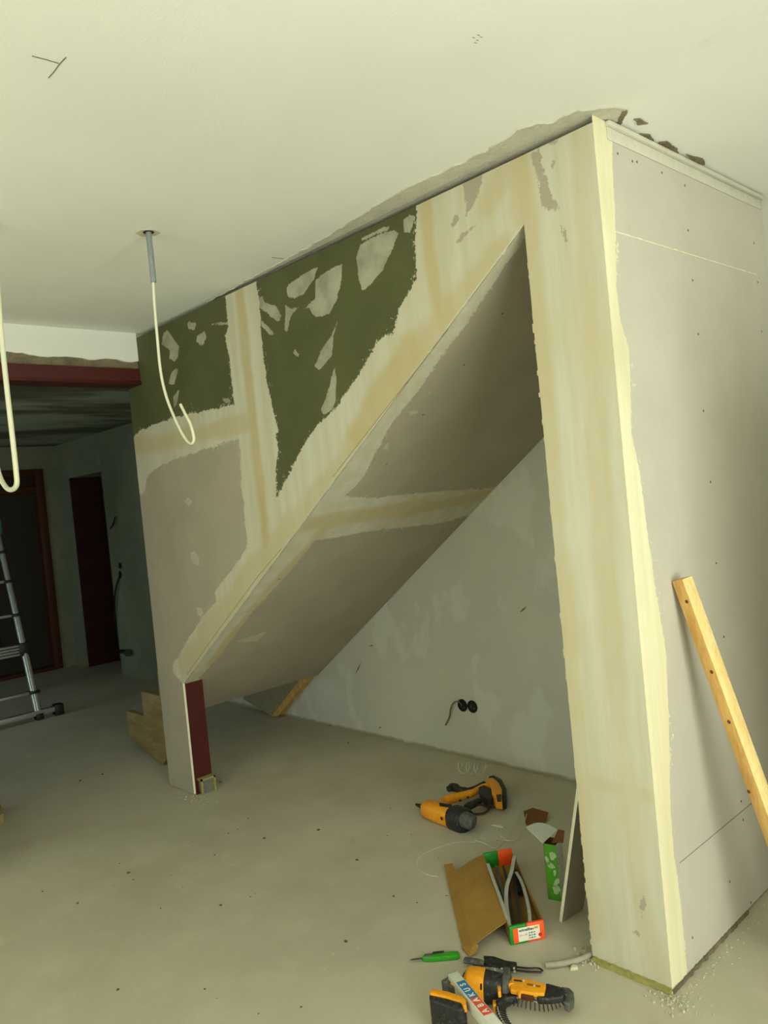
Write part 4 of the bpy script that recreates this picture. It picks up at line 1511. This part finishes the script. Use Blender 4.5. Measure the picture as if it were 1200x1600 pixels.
for i, ch in enumerate('SUKABA'):
    c_ = e0 + axl * (ref * (0.30 + 0.113 * i)) + upl * .001
    text(ch, .025, c_, -axl, -sdl, M['label'], lv, bold=.0006)
MB().obox(e0 - axl * .001 - upl * htL, axl, sdl, upl, .0015, hwL * .95, htL * .95).build('end_cap', M['dusty'], lv)

# ================================================================== clear plastic bits, hose
def m_clear():
    t = NT('clear_plastic')
    t.b.inputs['Base Color'].default_value = (0.9, 0.92, 0.85, 1)
    t.b.inputs['Roughness'].default_value = 0.12
    t.b.inputs['Transmission Weight'].default_value = 0.0
    t.b.inputs['Alpha'].default_value = 0.14
    return t.m


M['clear'] = m_clear()
M['milky'] = simple('milky_plastic_edge', (0.86, 0.87, 0.80), 0.35)
M['milky'].node_tree.nodes['Principled BSDF'].inputs['Alpha'].default_value = 0.55
cp = thing('plastic_blister', G(785, 1295), 'crumpled clear plastic packaging lying between the back tool and the cartons', 'packaging')
V, Fc = [], []
nx, ny = 12, 10
c00, c10, c11, c01 = (745, 1315), (790, 1318), (825, 1255), (790, 1245)
for i in range(nx + 1):
    for j in range(ny + 1):
        u, v = i / nx, j / ny
        x = (1 - u) * ((1 - v) * c00[0] + v * c01[0]) + u * ((1 - v) * c10[0] + v * c11[0])
        y = (1 - u) * ((1 - v) * c00[1] + v * c01[1]) + u * ((1 - v) * c10[1] + v * c11[1])
        p = G(x, y, 0.0)
        p.z = 0.006 + 0.028 * abs(mnoise.noise(Vector((u * 3.1, v * 3.3, 1)))) + .01 * v
        V.append(p)
for i in range(nx):
    for j in range(ny):
        a_ = i * (ny + 1) + j
        Fc.append([a_, a_ + ny + 1, a_ + ny + 2, a_ + 1])
build('film', V, Fc, M['clear'], cp, smooth=True)
w = MB()
w.tube(spline([G(742, 1313, .006), G(758, 1318, .008), (G(773, 1325, .006)), G(785, 1315, .008)], 5), .0022, 6)
w.tube(spline([G(785, 1312, .01), G(804, 1313, .01), G(814, 1298, .02), G(828, 1258, .03)], 5), .0022, 6)
w.tube([G(769, 1289, .03), G(786, 1293, .03)], .004, 6)
w.tube(spline([G(777, 1293, .02), G(781, 1305, .012), G(790, 1310, .01)], 4), .002, 6)
w.build('folded_rim', M['milky'], cp, smooth=True)
w = MB().tube(spline([G(742, 1316, .004), G(715, 1316, .004), G(680, 1326, .004), G(655, 1340, .004), G(652, 1356, .004), (G(666, 1366, .004)), G(684, 1370, .004)], 8), .0022, 6)
tag(w.build('plastic_strap', M['clear'], smooth=True), 'thin clear plastic strap curling in a loop on the floor left of the open box', 'strap')
w = MB()
P_ = []
for i in range(90):
    t_ = i / 89
    an = t_ * 2 * math.pi * 3.2
    P_.append(G(716 + 40 * t_, 1199 + 2 * t_, .045) + Vector((0.0, .03 * math.cos(an), .03 * math.sin(an))))
w.tube(P_, .003, 6)
tag(w.build('plastic_coil', M['milky'], smooth=True), 'small clear plastic coil lying by the back wall below the socket boxes', 'plastic coil')
w = MB().tube(spline([G(852, 1508, .012), G(866, 1507, .012), G(885, 1504, .012), G(905, 1499, .012), G(925, 1491, .012), G(936, 1486, .014)], 8), .0095, 12)
hz = simple('grey_corrugated_hose', (0.60, 0.59, 0.52), 0.6)
tag(w.build('hose', hz, smooth=True), 'short pale grey corrugated hose piece running to the foot of the front post', 'hose')

# ================================================================== crumbs and chips
def chip(w_, c_, r_, h_=None):
    k = random.randint(5, 7)
    h_ = h_ or r_ * random.uniform(.3, .7)
    a0 = random.random() * 6
    pts = []
    for i in range(k):
        an = a0 + 2 * math.pi * i / k
        rr = r_ * random.uniform(.6, 1.15)
        pts.append(Vector((c_[0] + rr * math.cos(an), c_[1] + rr * math.sin(an), 0.0005)))
    n_ = len(pts)
    topp = [Vector((c_[0] + (p.x - c_[0]) * .7, c_[1] + (p.y - c_[1]) * .7, h_)) for p in pts]
    w_.add(pts + topp, [list(range(n_))[::-1], [i + n_ for i in range(n_)]] + [[i, (i + 1) % n_, (i + 1) % n_ + n_, i + n_] for i in range(n_)])


w = MB()
for i in range(150):
    chip(w, (random.uniform(-2.4, 0.5), random.uniform(-1.0, 1.15)), random.choice([.002, .0025, .003, .004, .007]), .0015)
for i in range(90):   # heap at the corner
    chip(w, (random.gauss(0.02, .035), random.gauss(-0.03, .03)), random.uniform(.002, .006), random.uniform(.002, .008))
for i in range(140):
    t_ = random.random()
    chip(w, (0.02 + abs(random.gauss(0, .02)), t_ * .9), random.uniform(.0015, .005))
for i in range(120):
    chip(w, (random.uniform(-1.6, -.3), BW - .02 - abs(random.gauss(0, .04))), random.uniform(.002, .007))
for i in range(60):
    chip(w, (random.gauss(-.29, .03), random.gauss(-.0, .025)), random.uniform(.002, .008), random.uniform(.003, .012))
for i in range(50):
    chip(w, (random.gauss(-2.78, .08), random.gauss(-.02, .03)), random.uniform(.002, .007), .003)
tag(w.build('plaster_crumbs', M['crumb']), 'scattered pale plaster crumbs and dust over the concrete floor', 'debris', kind='stuff')
w = MB()
for p in ((541, 1472), (540, 1471), (544, 1161), (413, 1310), (498, 1297), (201, 1364), (121, 1412), (345, 1415), (184, 1547), (558, 1344), (615, 1401), (125, 1220), (160, 1210), (1020, 1500)):
    q = G(*p)
    chip(w, (q.x, q.y), .009 if p[1] < 1400 else .006, .004)
for i in range(60):
    chip(w, (random.uniform(-2.4, 0.5), random.uniform(-1.0, 1.15)), random.uniform(.002, .005), None)
tag(w.build('dark_crumbs', M['kraft']), 'scattered small dark brown grit bits over the concrete floor', 'debris', kind='stuff')
for (px, py, r_, lab) in ((897, 1513, .017, 'pale plaster chunk on the floor between the hose and the front screw gun'),
                          (345, 1223, .012, 'flat grey stone chip on the floor right of the red column foot')):
    w = MB()
    q = G(px, py)
    chip(w, (q.x, q.y), r_, .010)
    tag(w.build('plaster_chunk', M['chip'] if r_ > .015 else M['grout'], bevel=.001), lab, 'plaster chunk')
